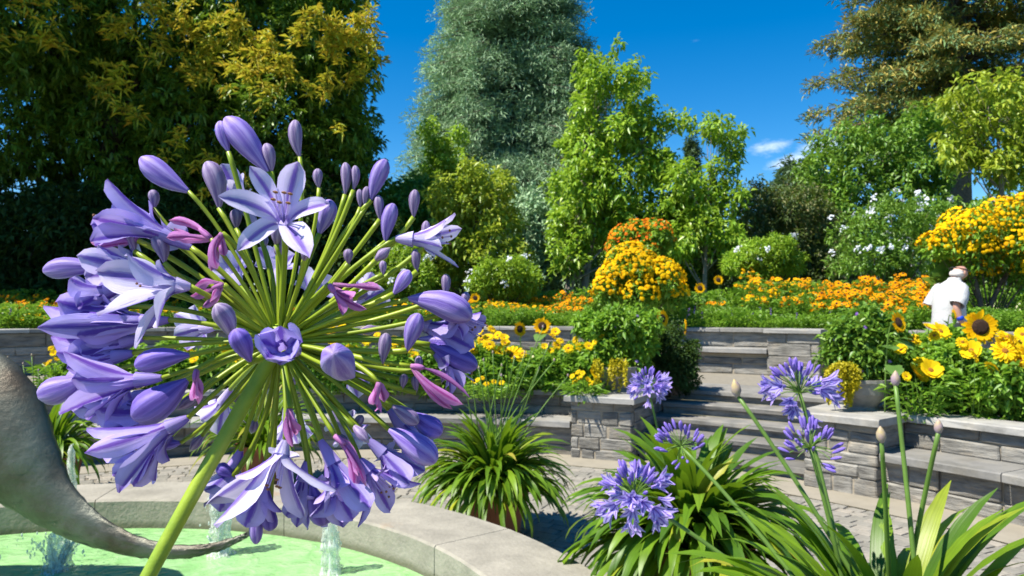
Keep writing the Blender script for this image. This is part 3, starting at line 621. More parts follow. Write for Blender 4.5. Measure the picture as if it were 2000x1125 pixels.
# ------------------------------------------------------------------ trees
t, bl, rng = tree('chestnut_tree', 'huge dark green chestnut tree with yellow catkins filling the view beside the blue cedar', 'tree', 55, 17,
    [(-160, 60, 170), (0, 40, 160), (150, 60, 170), (330, 70, 165), (500, 70, 150), (610, 90, 120), (672, 140, 72), (700, 110, 48), (650, 250, 92), (560, 250, 130), (400, 260, 140), (220, 250, 150), (50, 270, 150), (-150, 280, 160), (100, -130, 170), (330, -140, 170), (540, -90, 140), (655, -20, 55), (665, 335, 70), (540, 370, 110), (300, 400, 120), (120, 420, 110), (420, 420, 100), (-80, 450, 120)],
    M['chest'], 36000, 8, .165, .062, .42, seed=11, depth=.42, up=-.2, out=.55, shell=.6, rough=.4, jitter=.25, droop=.3)
# flowering shoots on the sunlit side
front = []
for (x, y, r, n) in ((235, 50, 40, 16), (230, 150, 40, 12), (300, 40, 60, 22), (380, 90, 60, 26), (420, 130, 70, 32), (450, 75, 50, 16), (500, 100, 50, 20), (620, 60, 40, 14), (610, 40, 30, 10), (690, 70, 50, 26), (725, 90, 45, 28), (715, 40, 30, 14), (660, 95, 35, 14), (205, 185, 25, 7), (255, 215, 30, 8), (60, 45, 60, 12), (120, 70, 50, 10), (530, 110, 40, 12), (330, 270, 40, 6), (420, 330, 60, 8), (650, 190, 60, 10), (20, 30, 60, 10), (550, 160, 70, 10), (700, 150, 30, 8)):
    for _ in range(n): front.append((x + rng.normal(0, r * .55), y + rng.normal(0, r * .45)))
C = []
for x, y in front:
    o = P(x, y, 17); D = nrm(o - V3((0, 0, CAM_H))); best = 99
    for c, r in bl:                     # set each shoot on the near face of the lump it belongs to
        oc = V3((0, 0, CAM_H)) - c; b_ = oc @ D; q = b_ * b_ - oc @ oc + (r * 1.16) ** 2
        if q > 0: best = min(best, -b_ - sqrt(q))
    if best < 98: C.append(V3((0, 0, CAM_H)) + D * (best - .05))
C = np.array(C); O = np.tile(V3((-.2, -.5, .7)), (len(C), 1))
C = C[rng.uniform(size=len(C)) < .62]; O = O[:len(C)]; V, F = tufts(rng, C, O, 20, .20, .038, .05, .55, 1, .45, .35); mesh('catkin_shoots', V, F, M['catkin'], t)

def conifer(name, label, base_px, d, ztop, zlow, prof, mat, nlev, nbr, L, Wd, k, trunk, seed, droop=-.15, gap=None, step=.35, wid=.30, bark='bark', group=None, jit=.5):
    rng = np.random.default_rng(seed); b = V3(((base_px - 1000) / F_PX * d, d, Z2 - .05)); t = thing(name, label, 'tree', b, group); mb = MB(); C = []; O = []
    v, f, _ = tube([b + V3((0, 0, h)) for h in np.linspace(0, ztop - b[2], 8)], np.linspace(trunk, trunk * .12, 8), 10); mb.add(v, f)
    for z in np.linspace(zlow, ztop - .2, nlev):
        R = prof((z - zlow) / (ztop - zlow)); n_ = max(5, int(nbr * (0.4 + R / prof(0) * .6)))
        for i in range(n_):
            a_ = rng.uniform(0, 2 * pi); Lb = R * rng.uniform(.72, 1.1); dz = rng.normal(0, .25)
            if gap and gap(a_, z): continue
            s = b + V3((0, 0, z - b[2] + dz)); dr = V3((cos(a_), sin(a_), 0)); e = s + dr * Lb + V3((0, 0, droop * Lb + rng.normal(0, .1))); m = (s + e) / 2 + V3((0, 0, .12 * Lb))
            q = bez(s, m, e, 6); v, f, _ = tube(q, np.linspace(max(.02, trunk * .16), .008, 6), 5, False); mb.add(v, f)
            ns = max(3, int(Lb / step)); u = rng.uniform(.25, 1.02, ns * 2); sd = V3((-dr[1], dr[0], 0))
            pc = np.array([(1 - x) ** 2 * s + 2 * x * (1 - x) * m + x * x * e for x in u]); lat = rng.normal(0, 1, len(u)) * wid * Lb * (1.15 - u) ** .7 * .6
            pc = pc + sd * lat[:, None] + np.c_[np.zeros((len(u), 2)), -np.abs(lat) * .2 + rng.normal(0, .08, len(u))]; C.append(pc); O.append(np.tile(dr, (len(u), 1)) + sd * np.sign(lat)[:, None] * .5)
    mb.build('trunk', M[bark], t, smooth=True); V, F = tufts(rng, np.vstack(C), nrm(np.vstack(O)), k, L, Wd, .1, .7, .8, jit, .15); mesh('crown', V, F, mat, t); return t
mpx = 32 / F_PX
conifer('blue_cedar', 'towering blue-green cedar with dense drooping sprays between the gaps of sky', 1000, 32, 22.5, 5.0, lambda u: (232 * (1 - u) ** .66 + 3) * mpx * (1 - .25 * max(0, .18 - u) / .18), M['cedar'], 80, 30, .24, .034, 11, .45, 21, -.22,
    gap=lambda a_, z: (abs(((a_ + pi * .46 + pi) % (2 * pi)) - pi) < .42 and 8.5 < z < 13.8), step=.26, wid=.42, jit=.9)
m28 = 28 / F_PX
conifer('redwood_tree', 'tall brownish-orange redwood with level ragged branches above the lantana tree', 1868, 28, 24, 8.7, lambda u: (290 - 170 * u) * m28, M['redw'], 34, 10, .26, .06, 11, .62, 22, -.10, step=.17, wid=.20, jit=.7)
m45 = 45 / F_PX
conifer('far_spruce', 'small distant dark spruce tip showing behind the fresh green tree', 1350, 45, 12.2, 3.0, lambda u: (62 * (1 - u) + 5) * m45, M['dkcon'], 26, 12, .35, .08, 8, .2, 23, -.12, step=.4)
conifer('yew_tree', 'dark rounded conifer against the clouds at the end of the open sky', 1560, 30, 7.6, 1.6, lambda u: 150 * sqrt(max(.02, 1 - u)) * 30 / F_PX, M['dkcon'], 24, 22, .35, .08, 9, .25, 24, .05, step=.35, wid=.4)

tree('maple_tree', 'tall fresh green maple in front of the blue cedar, leaning out over the sky', 'tree', 1130, 19,
    [(1150, 125, 34), (1160, 170, 42), (1140, 215, 40), (1215, 165, 38), (1250, 205, 38), (1262, 150, 18), (1150, 280, 62), (1225, 265, 66), (1275, 250, 34), (1140, 360, 62), (1225, 350, 75), (1290, 320, 48), (1150, 440, 68), (1240, 430, 80), (1310, 400, 56), (1105, 500, 50), (1310, 245, 22), (1345, 238, 18), (1200, 100, 14), (1100, 430, 36)],
    M['lime'], 5200, 7, .17, .085, .10, 'bark_grey', seed=31, stems=3, shell=.65, rough=.6, jitter=.6, up=-.35)
tree('ash_tree', 'loose light green young tree with arching bare-stemmed top beside the clouds', 'tree', 1375, 18,
    [(1400, 250, 26), (1430, 275, 28), (1445, 260, 16), (1385, 245, 18), (1410, 330, 34), (1380, 385, 46), (1330, 350, 42), (1425, 385, 40), (1350, 440, 60), (1410, 455, 48), (1320, 470, 46)],
    M['lime'], 1500, 7, .16, .075, .07, 'bark_grey', seed=32, shell=.7, rough=.5, jitter=.7, up=-.35)
tree('hornbeam_bush', 'yellow-green bushy tree at the foot of the blue cedar', 'tree', 920, 16.5,
    [(930, 355, 50), (980, 365, 34), (880, 390, 54), (950, 420, 60), (870, 460, 60), (930, 500, 66), (990, 440, 40), (850, 520, 50), (1000, 500, 48)],
    M['lime2'], 2400, 8, .14, .065, .09, seed=33, shell=.7, rough=.55, jitter=.6)
tree('cherry_sapling', 'slender bright green sapling standing in front of the cedar, left side', 'tree', 850, 20, [(842, 255, 20), (855, 290, 26), (895, 262, 16), (850, 335, 36), (890, 320, 24)], M['lime'], 420, 7, .17, .075, .05, seed=34, shell=.8, jitter=.8)
tree('robinia_tree', 'light green tree with slim grey trunk at the edge beside the yellow lantana tree', 'tree', 1958, 16,
    [(1890, 175, 34), (1935, 190, 44), (1985, 180, 40), (1850, 200, 26), (1900, 245, 50), (1970, 260, 60), (2040, 220, 60), (1860, 290, 46), (1930, 320, 50), (2010, 330, 70), (2060, 300, 70)],
    M['lime2'], 1900, 8, .17, .075, .075, 'bark_grey', seed=35, shell=.8, rough=.65, jitter=.6, up=-.4)
tree('hazel_bush', 'broad mid green bush with reddish shoots below the redwood', 'bush', 1720, 20,
    [(1640, 280, 46), (1700, 270, 52), (1770, 250, 54), (1820, 240, 40), (1600, 320, 40), (1660, 350, 66), (1750, 340, 70), (1830, 330, 66), (1620, 400, 50), (1710, 420, 66), (1800, 420, 66), (1575, 360, 24)],
    M['mid'], 4000, 8, .16, .075, .1, seed=36, shell=.75, rough=.6, jitter=.7)
tree('copper_bush', 'olive-brown dense hedge bush behind the pale plumbago shrubs', 'bush', 1500, 19,
    [(1480, 400, 46), (1540, 410, 56), (1600, 430, 54), (1450, 460, 56), (1530, 480, 66), (1620, 500, 60), (1400, 510, 50), (1580, 545, 50), (1470, 545, 50)],
    M['oliv'], 4200, 8, .11, .05, .1, seed=37, shell=.5, jitter=.6)
tree('added_shade_tree', 'tall dark tree out of view beside the chestnut, added to shade the undergrowth', 'tree', -420, 13.4, [(-120, -335, 200, 0), (-279, -280, 260, 0), (-439, -80, 250, 0), (-546, 100, 220, 0), (-386, -300, 250, 0)],
    M['chest'], 9000, 8, .22, .085, .3, seed=39, depth=.35, shell=.7)  # unseen tree, added only so its shadow darkens the left undergrowth
# dark evergreens that close the garden
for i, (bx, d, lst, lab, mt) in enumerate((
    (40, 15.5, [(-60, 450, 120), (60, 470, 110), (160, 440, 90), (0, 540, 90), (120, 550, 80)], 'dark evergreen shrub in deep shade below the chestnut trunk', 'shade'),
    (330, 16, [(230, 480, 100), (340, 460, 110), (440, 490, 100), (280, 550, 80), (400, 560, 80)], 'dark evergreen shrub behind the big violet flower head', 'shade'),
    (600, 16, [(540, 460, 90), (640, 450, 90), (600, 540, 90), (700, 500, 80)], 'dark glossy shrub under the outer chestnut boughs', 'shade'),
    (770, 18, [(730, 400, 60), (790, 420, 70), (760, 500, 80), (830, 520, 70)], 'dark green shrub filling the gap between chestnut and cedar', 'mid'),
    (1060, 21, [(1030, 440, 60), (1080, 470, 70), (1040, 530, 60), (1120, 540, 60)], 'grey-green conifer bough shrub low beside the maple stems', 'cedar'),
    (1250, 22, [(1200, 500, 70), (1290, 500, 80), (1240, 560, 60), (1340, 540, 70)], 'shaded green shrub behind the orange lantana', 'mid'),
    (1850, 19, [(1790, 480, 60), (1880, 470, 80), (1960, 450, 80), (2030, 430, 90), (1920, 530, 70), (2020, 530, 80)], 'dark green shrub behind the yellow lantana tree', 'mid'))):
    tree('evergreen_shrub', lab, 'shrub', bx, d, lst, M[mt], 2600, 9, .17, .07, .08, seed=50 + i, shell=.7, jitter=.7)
# far belt of woodland beyond the garden
rng = np.random.default_rng(5); C = []; O = []
far = [(V3((x, 46 + rng.uniform(-4, 6) - abs(x) * .35, rng.uniform(2.2, 3.6))), rng.uniform(2.2, 3.4)) for x in np.arange(-46, 48, 2.6)]
C, O = blob_points(rng, far, 9000, .5, .3); V, F = tufts(rng, C, O, 6, .5, .26, 0, .6); V[:, 2] = np.maximum(V[:, 2], Z2 - .02)
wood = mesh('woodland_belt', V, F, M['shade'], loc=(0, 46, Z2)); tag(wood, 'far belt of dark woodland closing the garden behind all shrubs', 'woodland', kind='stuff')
# ------------------------------------------------------------------ flower heads and bed plants
UP = Vector((0, 0, 1))
def facing(v, roll=0.0): return Vector(v).to_track_quat('Z', 'Y') @ Quaternion((0, 0, 1), roll)
def daisy(name, r, rc, n, pm, cm, cup=.12, layers=1, wf=1.0, droop=0.1, seed=0):
    rng = np.random.default_rng(seed); mb = MB()
    for l in range(layers):
        a_ = (np.arange(n) + .5 * l) * 2 * pi / n + rng.normal(0, .06, n); D = np.c_[np.cos(a_), np.sin(a_), np.full(n, cup + .25 * l)]
        L = (r - rc * .6) * rng.uniform(.85, 1.08, n) * (1 - .18 * l); D = nrm(D); S = np.c_[-np.sin(a_), np.cos(a_), np.zeros(n)]; P0_ = np.c_[np.cos(a_), np.sin(a_), np.zeros(n)] * rc * .6; w_ = 2 * pi * r * .36 / n * wf; L = L[:, None]
        dz_ = V3((0, 0, 1)) * droop * L; V = np.stack([P0_, P0_ + D * L * .6 + S * w_ - dz_ * .1, P0_ + D * L * .93 + S * w_ * .62 - dz_ * .8, P0_ + D * L - dz_, P0_ + D * L * .93 - S * w_ * .62 - dz_ * .8, P0_ + D * L * .6 - S * w_ - dz_ * .1], 1).reshape(-1, 3); b_ = np.arange(n) * 6
        mb.add(V, [f_ for q in b_.tolist() for f_ in ((q, q + 1, q + 2, q + 3), (q, q + 3, q + 4, q + 5))])
    v, f = lathe([(rc, -.15 * rc), (rc * .95, .2 * rc), (rc * .6, .45 * rc), (rc * .02, .5 * rc)], 10); mb.add(v, f, 1)
    v, f = lathe([(.001, -rc * .5), (rc * .8, -.2 * rc), (rc * 1.05, 0)], 8); mb.add(v, f, 2)
    return mb.data(name, [pm, cm, M['bedleaf']])
H_RUD = [daisy('flower_head', (.058, .052, .046)[i], .016, 11, M['gold'], M['cone'], (.05, -.05, -.35)[i], 1, 1.2, (.15, .3, .5)[i], i) for i in range(3)]
H_YEL = [daisy('flower_head', (.058, .052, .046)[i], .016, 11, M['yel'], M['cone2'], (.05, -.05, -.3)[i], 1, 1.2, (.15, .3, .5)[i], i) for i in range(3)]
H_COR = [daisy('flower_head', .085, .02, (12, 10, 14)[i], M['lemon'], M['cone2'], (.2, .32, .05)[i], 2, (1.15, 1.4, 1.0)[i], (.1, .0, .3)[i], i) for i in range(3)]
H_SUN = [daisy('flower_head', .175, .085, 26, M['yel'], M['cone'], .12, 2, 1.25, .05, 9)]
def foliage(h, r, n, L, Wd, seed, mat, stems=14):
    rng = np.random.default_rng(seed); mb = MB()
    for i in range(stems):
        a_ = rng.uniform(0, 2 * pi); q = rng.uniform(0, 1) ** .5 * r; e = V3((cos(a_) * q, sin(a_) * q, h * rng.uniform(.8, 1))); v, f, _ = tube(bez((e[0] * .3, e[1] * .3, 0), (e[0] * .7, e[1] * .7, h * .5), e, 4), .004, 3, False); mb.add(v, f)
    z = rng.uniform(.03, 1, n) ** .8 * h * .97; a_ = rng.uniform(0, 2 * pi, n); q = np.sqrt(rng.uniform(0, 1, n)) * r * (.5 + .5 * z / h)
    D = np.c_[np.cos(a_), np.sin(a_), rng.uniform(-.1, .9, n)] + rdir(rng, n) * .5; V, F = leaf_arrays(np.c_[np.cos(a_) * q, np.sin(a_) * q, z], D, np.tile(V3((0, 0, 1.)), (n, 1)) + rdir(rng, n) * .5, L * rng.uniform(.6, 1.2, n), Wd * rng.uniform(.7, 1.2, n), .25, .25)
    mb.add(V, F.tolist()); return mb.data('foliage', mat)
FOL = {h: [foliage(h, .24, 260, .11, .032, 100 + int(h * 100) + i, M['bedleaf']) for i in range(3)] for h in (.3, .45, .6, .8, 1.0)}
sun_h = Vector((SUN_X, SUN_Y, 0)).normalized()
def clump(name, label, group, p, h, heads, nh, rng, hs=1.0, rr=.24, cat='flower clump'):
    hk = min(FOL, key=lambda k: abs(k - h)); t = thing(name, label, cat, p, group); s = h / hk
    inst('foliage', FOL[hk][rng.integers(3)], t, p, (0, 0, rng.uniform(0, 6.28)), (1, 1, s))
    for i in range(nh):
        a_ = rng.uniform(0, 2 * pi); q = sqrt(rng.uniform()) * rr; w = p + V3((cos(a_) * q, sin(a_) * q, h * rng.uniform(.84, 1.06) - (.10 * h if q > rr * .8 else 0)))
        nv = Vector((rng.normal(0, .35), -.45 + rng.normal(0, .3), .85)) + sun_h * .25
        inst('flower_head', heads[rng.integers(3)], t, w, facing(nv, rng.uniform(0, 6)), hs * rng.uniform(.6, 1.25))
rng = np.random.default_rng(77)
ROWS = (', front row', ', second row', ', third row', ', rearmost rows')
def bed(px0, px1, Rs, hs_, heads, nh, name, label, group, step=.36, hsc=1.0, low=None):
    for R, h in zip(Rs, hs_):
        a0, a1 = ray_th(px0, R)[0], ray_th(px1, R)[0]; n = max(1, round(radians(a1 - a0) * R / step))
        for i in range(n):
            th = a0 + (a1 - a0) * (i + .5) / n + rng.normal(0, .35); p = pol(th, R + rng.normal(0, .08), Z2); hd = heads if isinstance(heads[0], bpy.types.Mesh) else heads[rng.integers(len(heads))]
            clump(name, label + ROWS[min(3, Rs.index(R))], group, p, h * rng.uniform(.88, 1.12), hd, nh, rng, hsc)
RS = (11.55, 12.1, 12.65, 13.2, 13.8)
bed(1445, 1600, RS[1:], (.62, .80, .92, 1.02), [H_RUD, H_YEL], 13, 'coneflower_clump', 'loose golden coneflower clump in the upper bed near the round yellow lantana', 'golden coneflowers right of the round lantana', .42)
bed(1600, 1835, RS, (.42, .58, .72, .84, .92), H_RUD, 20, 'coneflower_clump', 'thick orange coneflower clump in the upper bed near the man', 'orange coneflowers near the man', .36, 1.12)
bed(950, 1050, RS[1:], (.46, .52, .58, .66), H_YEL, 20, 'coneflower_clump', 'flat-topped yellow coneflower clump above the wall behind the two sunflowers', 'yellow coneflowers behind the sunflowers', .36)
bed(1050, 1150, RS[1:], (.42, .48, .56, .66), H_RUD, 18, 'coneflower_clump', 'orange coneflower clump tucked beside the round yellow lantana', 'orange coneflowers beside the round lantana', .36)
bed(0, 130, RS[1:4], (.42, .50, .60), H_RUD, 14, 'coneflower_clump', 'orange coneflower clump on the wall under the dark chestnut', 'orange coneflowers under the chestnut', .4)
bed(20, 150, (11.1, 11.4), (.22, .26), H_COR, 9, 'marigold_clump', 'low yellow marigold clump along the wall edge under the chestnut', 'low yellow marigolds under the chestnut', .36, .75)
bed(150, 940, (11.6, 12.4), (.40, .52), [H_YEL, H_RUD], 9, 'coneflower_clump', 'yellow coneflower clump glimpsed through the big violet flower head', 'coneflowers behind the violet flower head', .62)
bed(1345, 1410, (13.2, 13.8), (.45, .5), H_RUD, 9, 'coneflower_clump', 'small orange coneflower clump below the two small sunflowers', 'small orange coneflowers by the small sunflowers', .5)
# leafy edging plants along the wall, without flowers or with a few violet spikes
FE = [foliage(.34, .26, 420, .075, .03, 300 + i, M['bedleaf'], 6) for i in range(4)]
H_SAL = []
for i in range(2):
    r_ = np.random.default_rng(i); n_ = 40; z = r_.uniform(0, .12, n_); C_ = np.c_[r_.normal(0, .008, n_), r_.normal(0, .008, n_), z]; v, f = blossom_mesh('s', C_, rdir(r_, n_), .009, None, r_, 5); H_SAL.append(mesh_data('flower_spike', v, f, M['viol']))
for px0, px1, g in ((940, 1150, 'leafy edging plant on the wall below the yellow coneflowers'), (1345, 1620, 'leafy edging plant with violet spikes on the wall above the stone bench'), (1620, 1840, 'leafy edging plant on the wall below the orange coneflowers'), (-20, 150, 'leafy edging plant with violet spikes on the wall under the chestnut'), (1850, 2040, 'leafy edging plant around the lantana tree trunk')):
    for R in (11.05, 11.5):
        a0, a1 = ray_th(px0, R)[0], ray_th(px1, R)[0]; n = max(1, round(radians(a1 - a0) * R / .34))
        for i in range(n):
            p = pol(a0 + (a1 - a0) * (i + .5) / n + rng.normal(0, .5), R + rng.normal(0, .12), Z2); t = thing('edging_plant', g + (', wall edge' if R < 11.3 else ', set back'), 'plant', p, g + 's'); inst('foliage', FE[rng.integers(4)], t, p, (0, 0, rng.uniform(0, 6)), (rng.uniform(.8, 1.2), rng.uniform(.8, 1.2), rng.uniform(.5, 1.3)))
            if 'violet' in g:
                for _ in range(rng.integers(0, 3)): inst('flower_spike', H_SAL[rng.integers(2)], t, p + V3((rng.normal(0, .13), rng.normal(0, .13), rng.uniform(.18, .3))), (rng.normal(0, .2), rng.normal(0, .2), 0))
FT = [foliage(.75, .3, 300, .13, .05, 330 + i, M['bedleaf'], 8) for i in range(3)]
for R in (14.3, 14.9):            # tall leafy growth that closes the back of the bed
    for px in range(-40, 2060, 52):
        th, d = ray_th(px, R); p = pol(th, R, Z2); zn = next(n_ for x_, n_ in ((150, 'in the shade under the chestnut'), (940, 'behind the big violet flower head'), (1150, 'behind the yellow coneflowers'), (1345, 'behind the round yellow lantana'), (1600, 'behind the loose golden coneflowers'), (1840, 'behind the orange coneflowers near the man'), (9999, 'around the spreading lantana tree')) if px < x_); lb_ = ('leafy green perennial ' if R < 14.6 else 'taller leafy green perennial of the last row ') + zn; t = thing('leafy_perennial', lb_, 'plant', p, lb_.replace('perennial', 'perennials')); inst('foliage', FT[rng.integers(3)], t, p, (0, 0, rng.uniform(0, 6)), rng.uniform(.8, 1.15))

def sunflower(label, px, py, d, face, s, z0, back=False, nleaf=5):
    h = P(px, py, d); b = V3((h[0] + rng.normal(0, .06), h[1] + .12, z0)); t = thing('sunflower', label, 'sunflower', b); f = nrm(V3(face))
    top = h - f * .05 * s; v, ff, _ = tube(np.vstack([bez(b, (b[0], b[1], h[2]), top + V3((0, .05 * s, .03 * s)), 9), [top]]), np.r_[np.linspace(.014, .009, 9), .008] * s, 7); mesh('stem', v, ff, M['stem2'], t, smooth=True)
    inst('flower_head', H_SUN[0], t, h, facing(f, rng.uniform(0, 6)), s)
    for i in range(nleaf):
        u = rng.uniform(.35, .88); c = b + (h - b) * u; a_ = rng.uniform(-2.6, -.5) if i % 3 else rng.uniform(0, 6); broad_leaf(t, c, V3((cos(a_), sin(a_), rng.uniform(-.2, .5))), rng.uniform(.16, .26) * (.6 + .5 * s))
def leaf_grid(L, Wd, seed, nseg=6, notch=.2):
    rg = np.random.default_rng(seed); V = []; 
    for i in range(nseg + 1):
        u = i / nseg; w = Wd * .5 * (sin(pi * min(1, u * .8 + notch)) ** .8 if u < 1 else .02) * (1 + .08 * rg.normal())
        for s in (-1, -.5, 0, .5, 1): V.append((u * L * (1 - .06 * s * s * (1 - u)), s * w, -.35 * L * u * u + .16 * abs(s) * w + .02 * L * rg.normal()))
    F = [(i * 5 + j, i * 5 + j + 1, (i + 1) * 5 + j + 1, (i + 1) * 5 + j) for i in range(nseg) for j in range(4)]; return mesh_data('leaf', V, F, M['bigleaf'], smooth=True)
BL = [leaf_grid(1, .8, i) for i in range(4)]
def broad_leaf(parent, p, d, s):
    d = nrm(d); q = Vector(d).to_track_quat('X', 'Z'); inst('leaf', BL[rng.integers(4)], parent, p, q, s)
ZB = Z1 - .06
sunflower('sunflower turned half aside, dark centre, next to the rounder sunflower above the bench wall', 1015, 643, 9.6, (.55, -.7, .1), .60, ZB)
sunflower('round sunflower facing forward among yellow coreopsis above the bench wall', 1059, 637, 9.6, (-.05, -1, .15), .68, ZB)
sunflower('sunflower leaning from the dark green bush on the stone pillar', 1293, 622, 9.3, (.6, -.75, .1), .66, ZB)
sunflower('sunflower seen edge-on at the side of the dark green bush', 1337, 638, 9.4, (1, -.12, .0), .62, ZB, nleaf=2)
sunflower('large sunflower with wide brown centre beside the man', 1914, 639, 7.25, (-.15, -1, .12), .98, ZB, nleaf=7)
sunflower('sunflower with bent petals rising out of the leafy urn plant', 1754, 630, 6.95, (.45, -.8, .25), .60, ZB)
sunflower('sunflower seen from the side just in front of the man', 1862, 617, 7.8, (1, -.25, .1), .45, ZB, nleaf=3)
sunflower('small sunflower in the upper bed right next to the round lantana', 1367, 563, 13.6, (.1, -1, .2), .62, Z2)
sunflower('small sunflower in the upper bed taller than its neighbour', 1403, 547, 13.8, (.1, -1, .2), .55, Z2)
sunflower('small sunflower alone at the left edge of the yellow coneflowers', 928, 582, 12.6, (.1, -1, .2), .5, Z2)

# coreopsis along the lower beds: every bloom where the photograph shows it
def coreopsis(label, pts, d, group=None, hs=1.0, z0=ZB):
    pts = [p if len(p) > 2 else (p[0], p[1], 1.0) for p in pts]; xs = [p[0] for p in pts]; b = P(sum(xs) / len(xs), 700, d) * (1, 1, 0) + V3((0, .05, z0)); t = thing('coreopsis_plant', label, 'flower clump', b, group); hm = CAM_H - (np.mean([p[1] for p in pts]) - HZ) / F_PX * d - z0
    hk = min(FOL, key=lambda k: abs(k - hm * .8)); inst('foliage', FOL[hk][rng.integers(3)], t, b, (0, 0, rng.uniform(0, 6)), (1.2, 1.2, .82 * hm / hk)); mb = MB()
    for x, y, s in pts:
        h = P(x, y, d + rng.normal(0, .12)); r0 = b + V3((rng.normal(0, .05), rng.normal(0, .05), 0)); v, f, _ = tube(bez(r0, (r0 * .3 + h * .7) * (1, 1, 0) + V3((0, 0, (z0 + h[2]) / 2)), h - V3((0, -.01, .012)), 6), .0035, 5); mb.add(v, f)
        inst('flower_head', H_COR[rng.integers(3)], t, h, facing((rng.normal(0, .4), -.75 + rng.normal(0, .25), .6), rng.uniform(0, 6)), s * hs * rng.uniform(.85, 1.1))
    mb.build('stems', M['stem2'], t)
g1 = 'yellow coreopsis in the lower bed behind the bench wall'
coreopsis('yellow coreopsis plant at the edge of the violet flower head, next to the half-turned sunflower', [(961, 642), (954, 659), (941, 663), (972, 655), (930, 690, 1.0), (918, 677), (925, 685), (938, 648, .8), (912, 700, .8)], 9.2, None, .95)
coreopsis('yellow coreopsis plant with one large double bloom below the half-turned sunflower', [(956, 672), (987, 670), (977, 687), (998, 693, 1.8), (985, 660, .8), (1010, 716, .7), (978, 732, .8), (1020, 690, .7)], 9.0, None, .95)
coreopsis('yellow coreopsis plant to the right of the round sunflower', [(1085, 648), (1081, 657), (1089, 674), (1110, 680), (1123, 663), (1064, 677, .8), (1095, 665, .8), (1076, 684, .7)], 9.1, None, .85)
coreopsis('yellow coreopsis plant against the leafy bush on the left pillar', [(1132, 677), (1150, 676), (1176, 656, .6), (1211, 656, .6), (1140, 660, .6), (1162, 668, .7)], 8.9, None, .8)
coreopsis('low clump of small yellow buttons beside the trailing yellow plant', [(1128, 726, .55), (1133, 739, .55), (1149, 742, .6), (1156, 751, .8), (1162, 729, 1.3), (1118, 735, .5), (1122, 746, .5), (1138, 729, .5), (1170, 745, .6)], 8.55, None, .85)
coreopsis('low clump of tiny yellow buttons at the wall edge beside the tall bare stalks', [(933, 742, .5), (950, 749, .5), (925, 746, .5), (942, 738, .5), (965, 745, .5), (980, 748, .5)], 8.7, None, .9)
for i, (x, y) in enumerate(((400, 700), (470, 690), (560, 680), (640, 660), (700, 672), (760, 668), (820, 690), (330, 690), (870, 720))):
    coreopsis('yellow coreopsis plant seen through the stalks of the violet flower head', [(x + rng.normal(0, 26), y + rng.normal(0, 22), rng.uniform(.6, 1.1)) for _ in range(7)], 9.3, 'coreopsis seen through the violet flower head', .9)
coreopsis('golden trailing plant at the far end of the wall near the sculpture', [(105, 690, .8), (112, 700, .8), (95, 706, .7), (88, 712, .6), (120, 720, .8), (128, 712, .7), (100, 680, .7), (112, 675, .6)], 9.4, None, .8)
coreopsis('yellow coreopsis plant between the leafy urn plant and the big sunflower', [(1782, 664, 1.1), (1760, 683, .8), (1784, 696, 1.1), (1799, 679), (1837, 647, 1.2), (1815, 640, .9), (1825, 655, .8), (1775, 712, .7)], 7.3, None, 1.0)
coreopsis('yellow coreopsis plant with open lily-like blooms behind the bench wall corner', [(1788, 728, 1.35), (1818, 723, 1.3), (1807, 713, 1.2), (1800, 735, 1.0), (1770, 735, .6)], 6.9, None, 1.0)
coreopsis('yellow coreopsis plant just under the big sunflower', [(1897, 685, 1.3), (1916, 708, 1.1), (1939, 717, 1.1), (1880, 668, .8), (1947, 695, .7), (1905, 695, .9), (1890, 676, .8)], 6.8, None, 1.0)
coreopsis('yellow coreopsis plant at the edge of the bed past the big sunflower', [(1969, 659, 1.2), (1963, 685, 1.2), (1982, 679, 1.2), (1991, 704, 1.2), (1997, 653), (1978, 668, 1.1), (2005, 690, 1.2), (2020, 670, 1.2), (1955, 672, 1.0)], 6.7, None, 1.05)

def shrub(name, label, lst, d, mat, nt_, L, Wd, seed, cat='shrub', z0=None, depth=.8, bm=None, k=8, top_only=True, br=.02, bn=300, group=None, up=0, bname='blossoms', shell=.6, stem_r=.02):
    rg = np.random.default_rng(seed); bl = px_blobs(lst, d, rg, depth); xs = np.mean([c for c, r in bl], 0); z0 = Z2 if z0 is None else z0; b = V3((xs[0], xs[1], z0)); t = thing(name, label, cat, b, group); mb = MB()
    for c, r in bl: v, f, _ = tube(bez(b + rg.normal(0, .03, 3) * (1, 1, 0), (b * .6 + c * .4) * (1, 1, 0) + V3((0, 0, (z0 + c[2]) / 2)), c, 6), np.linspace(stem_r, stem_r * .3, 6), 6); mb.add(v, f)
    mb.build('stems', M['bark'], t, smooth=True); C, O = blob_points(rg, bl, nt_, shell, .3); C[:, 2] = np.maximum(C[:, 2], z0 + .02); V, F = tufts(rg, C, O, k, L, Wd, up, .5, 1, .6); mesh('foliage', V, F, mat, t)
    if bm:
        C, O = blob_points(rg, bl, bn * 4, .02, .12); ok = (O[:, 2] > -.1) if top_only else (O[:, 2] > -2); C, O = C[ok][:bn], O[ok][:bn]; V, F = blossom_mesh('b', C + O * .03, O + rdir(rg, len(O)) * .4, br * rg.uniform(.6, 1.25, len(O)), None, rg); tag(mesh(bname, V, F, bm, t), kind='stuff')
    return t, bl, rg
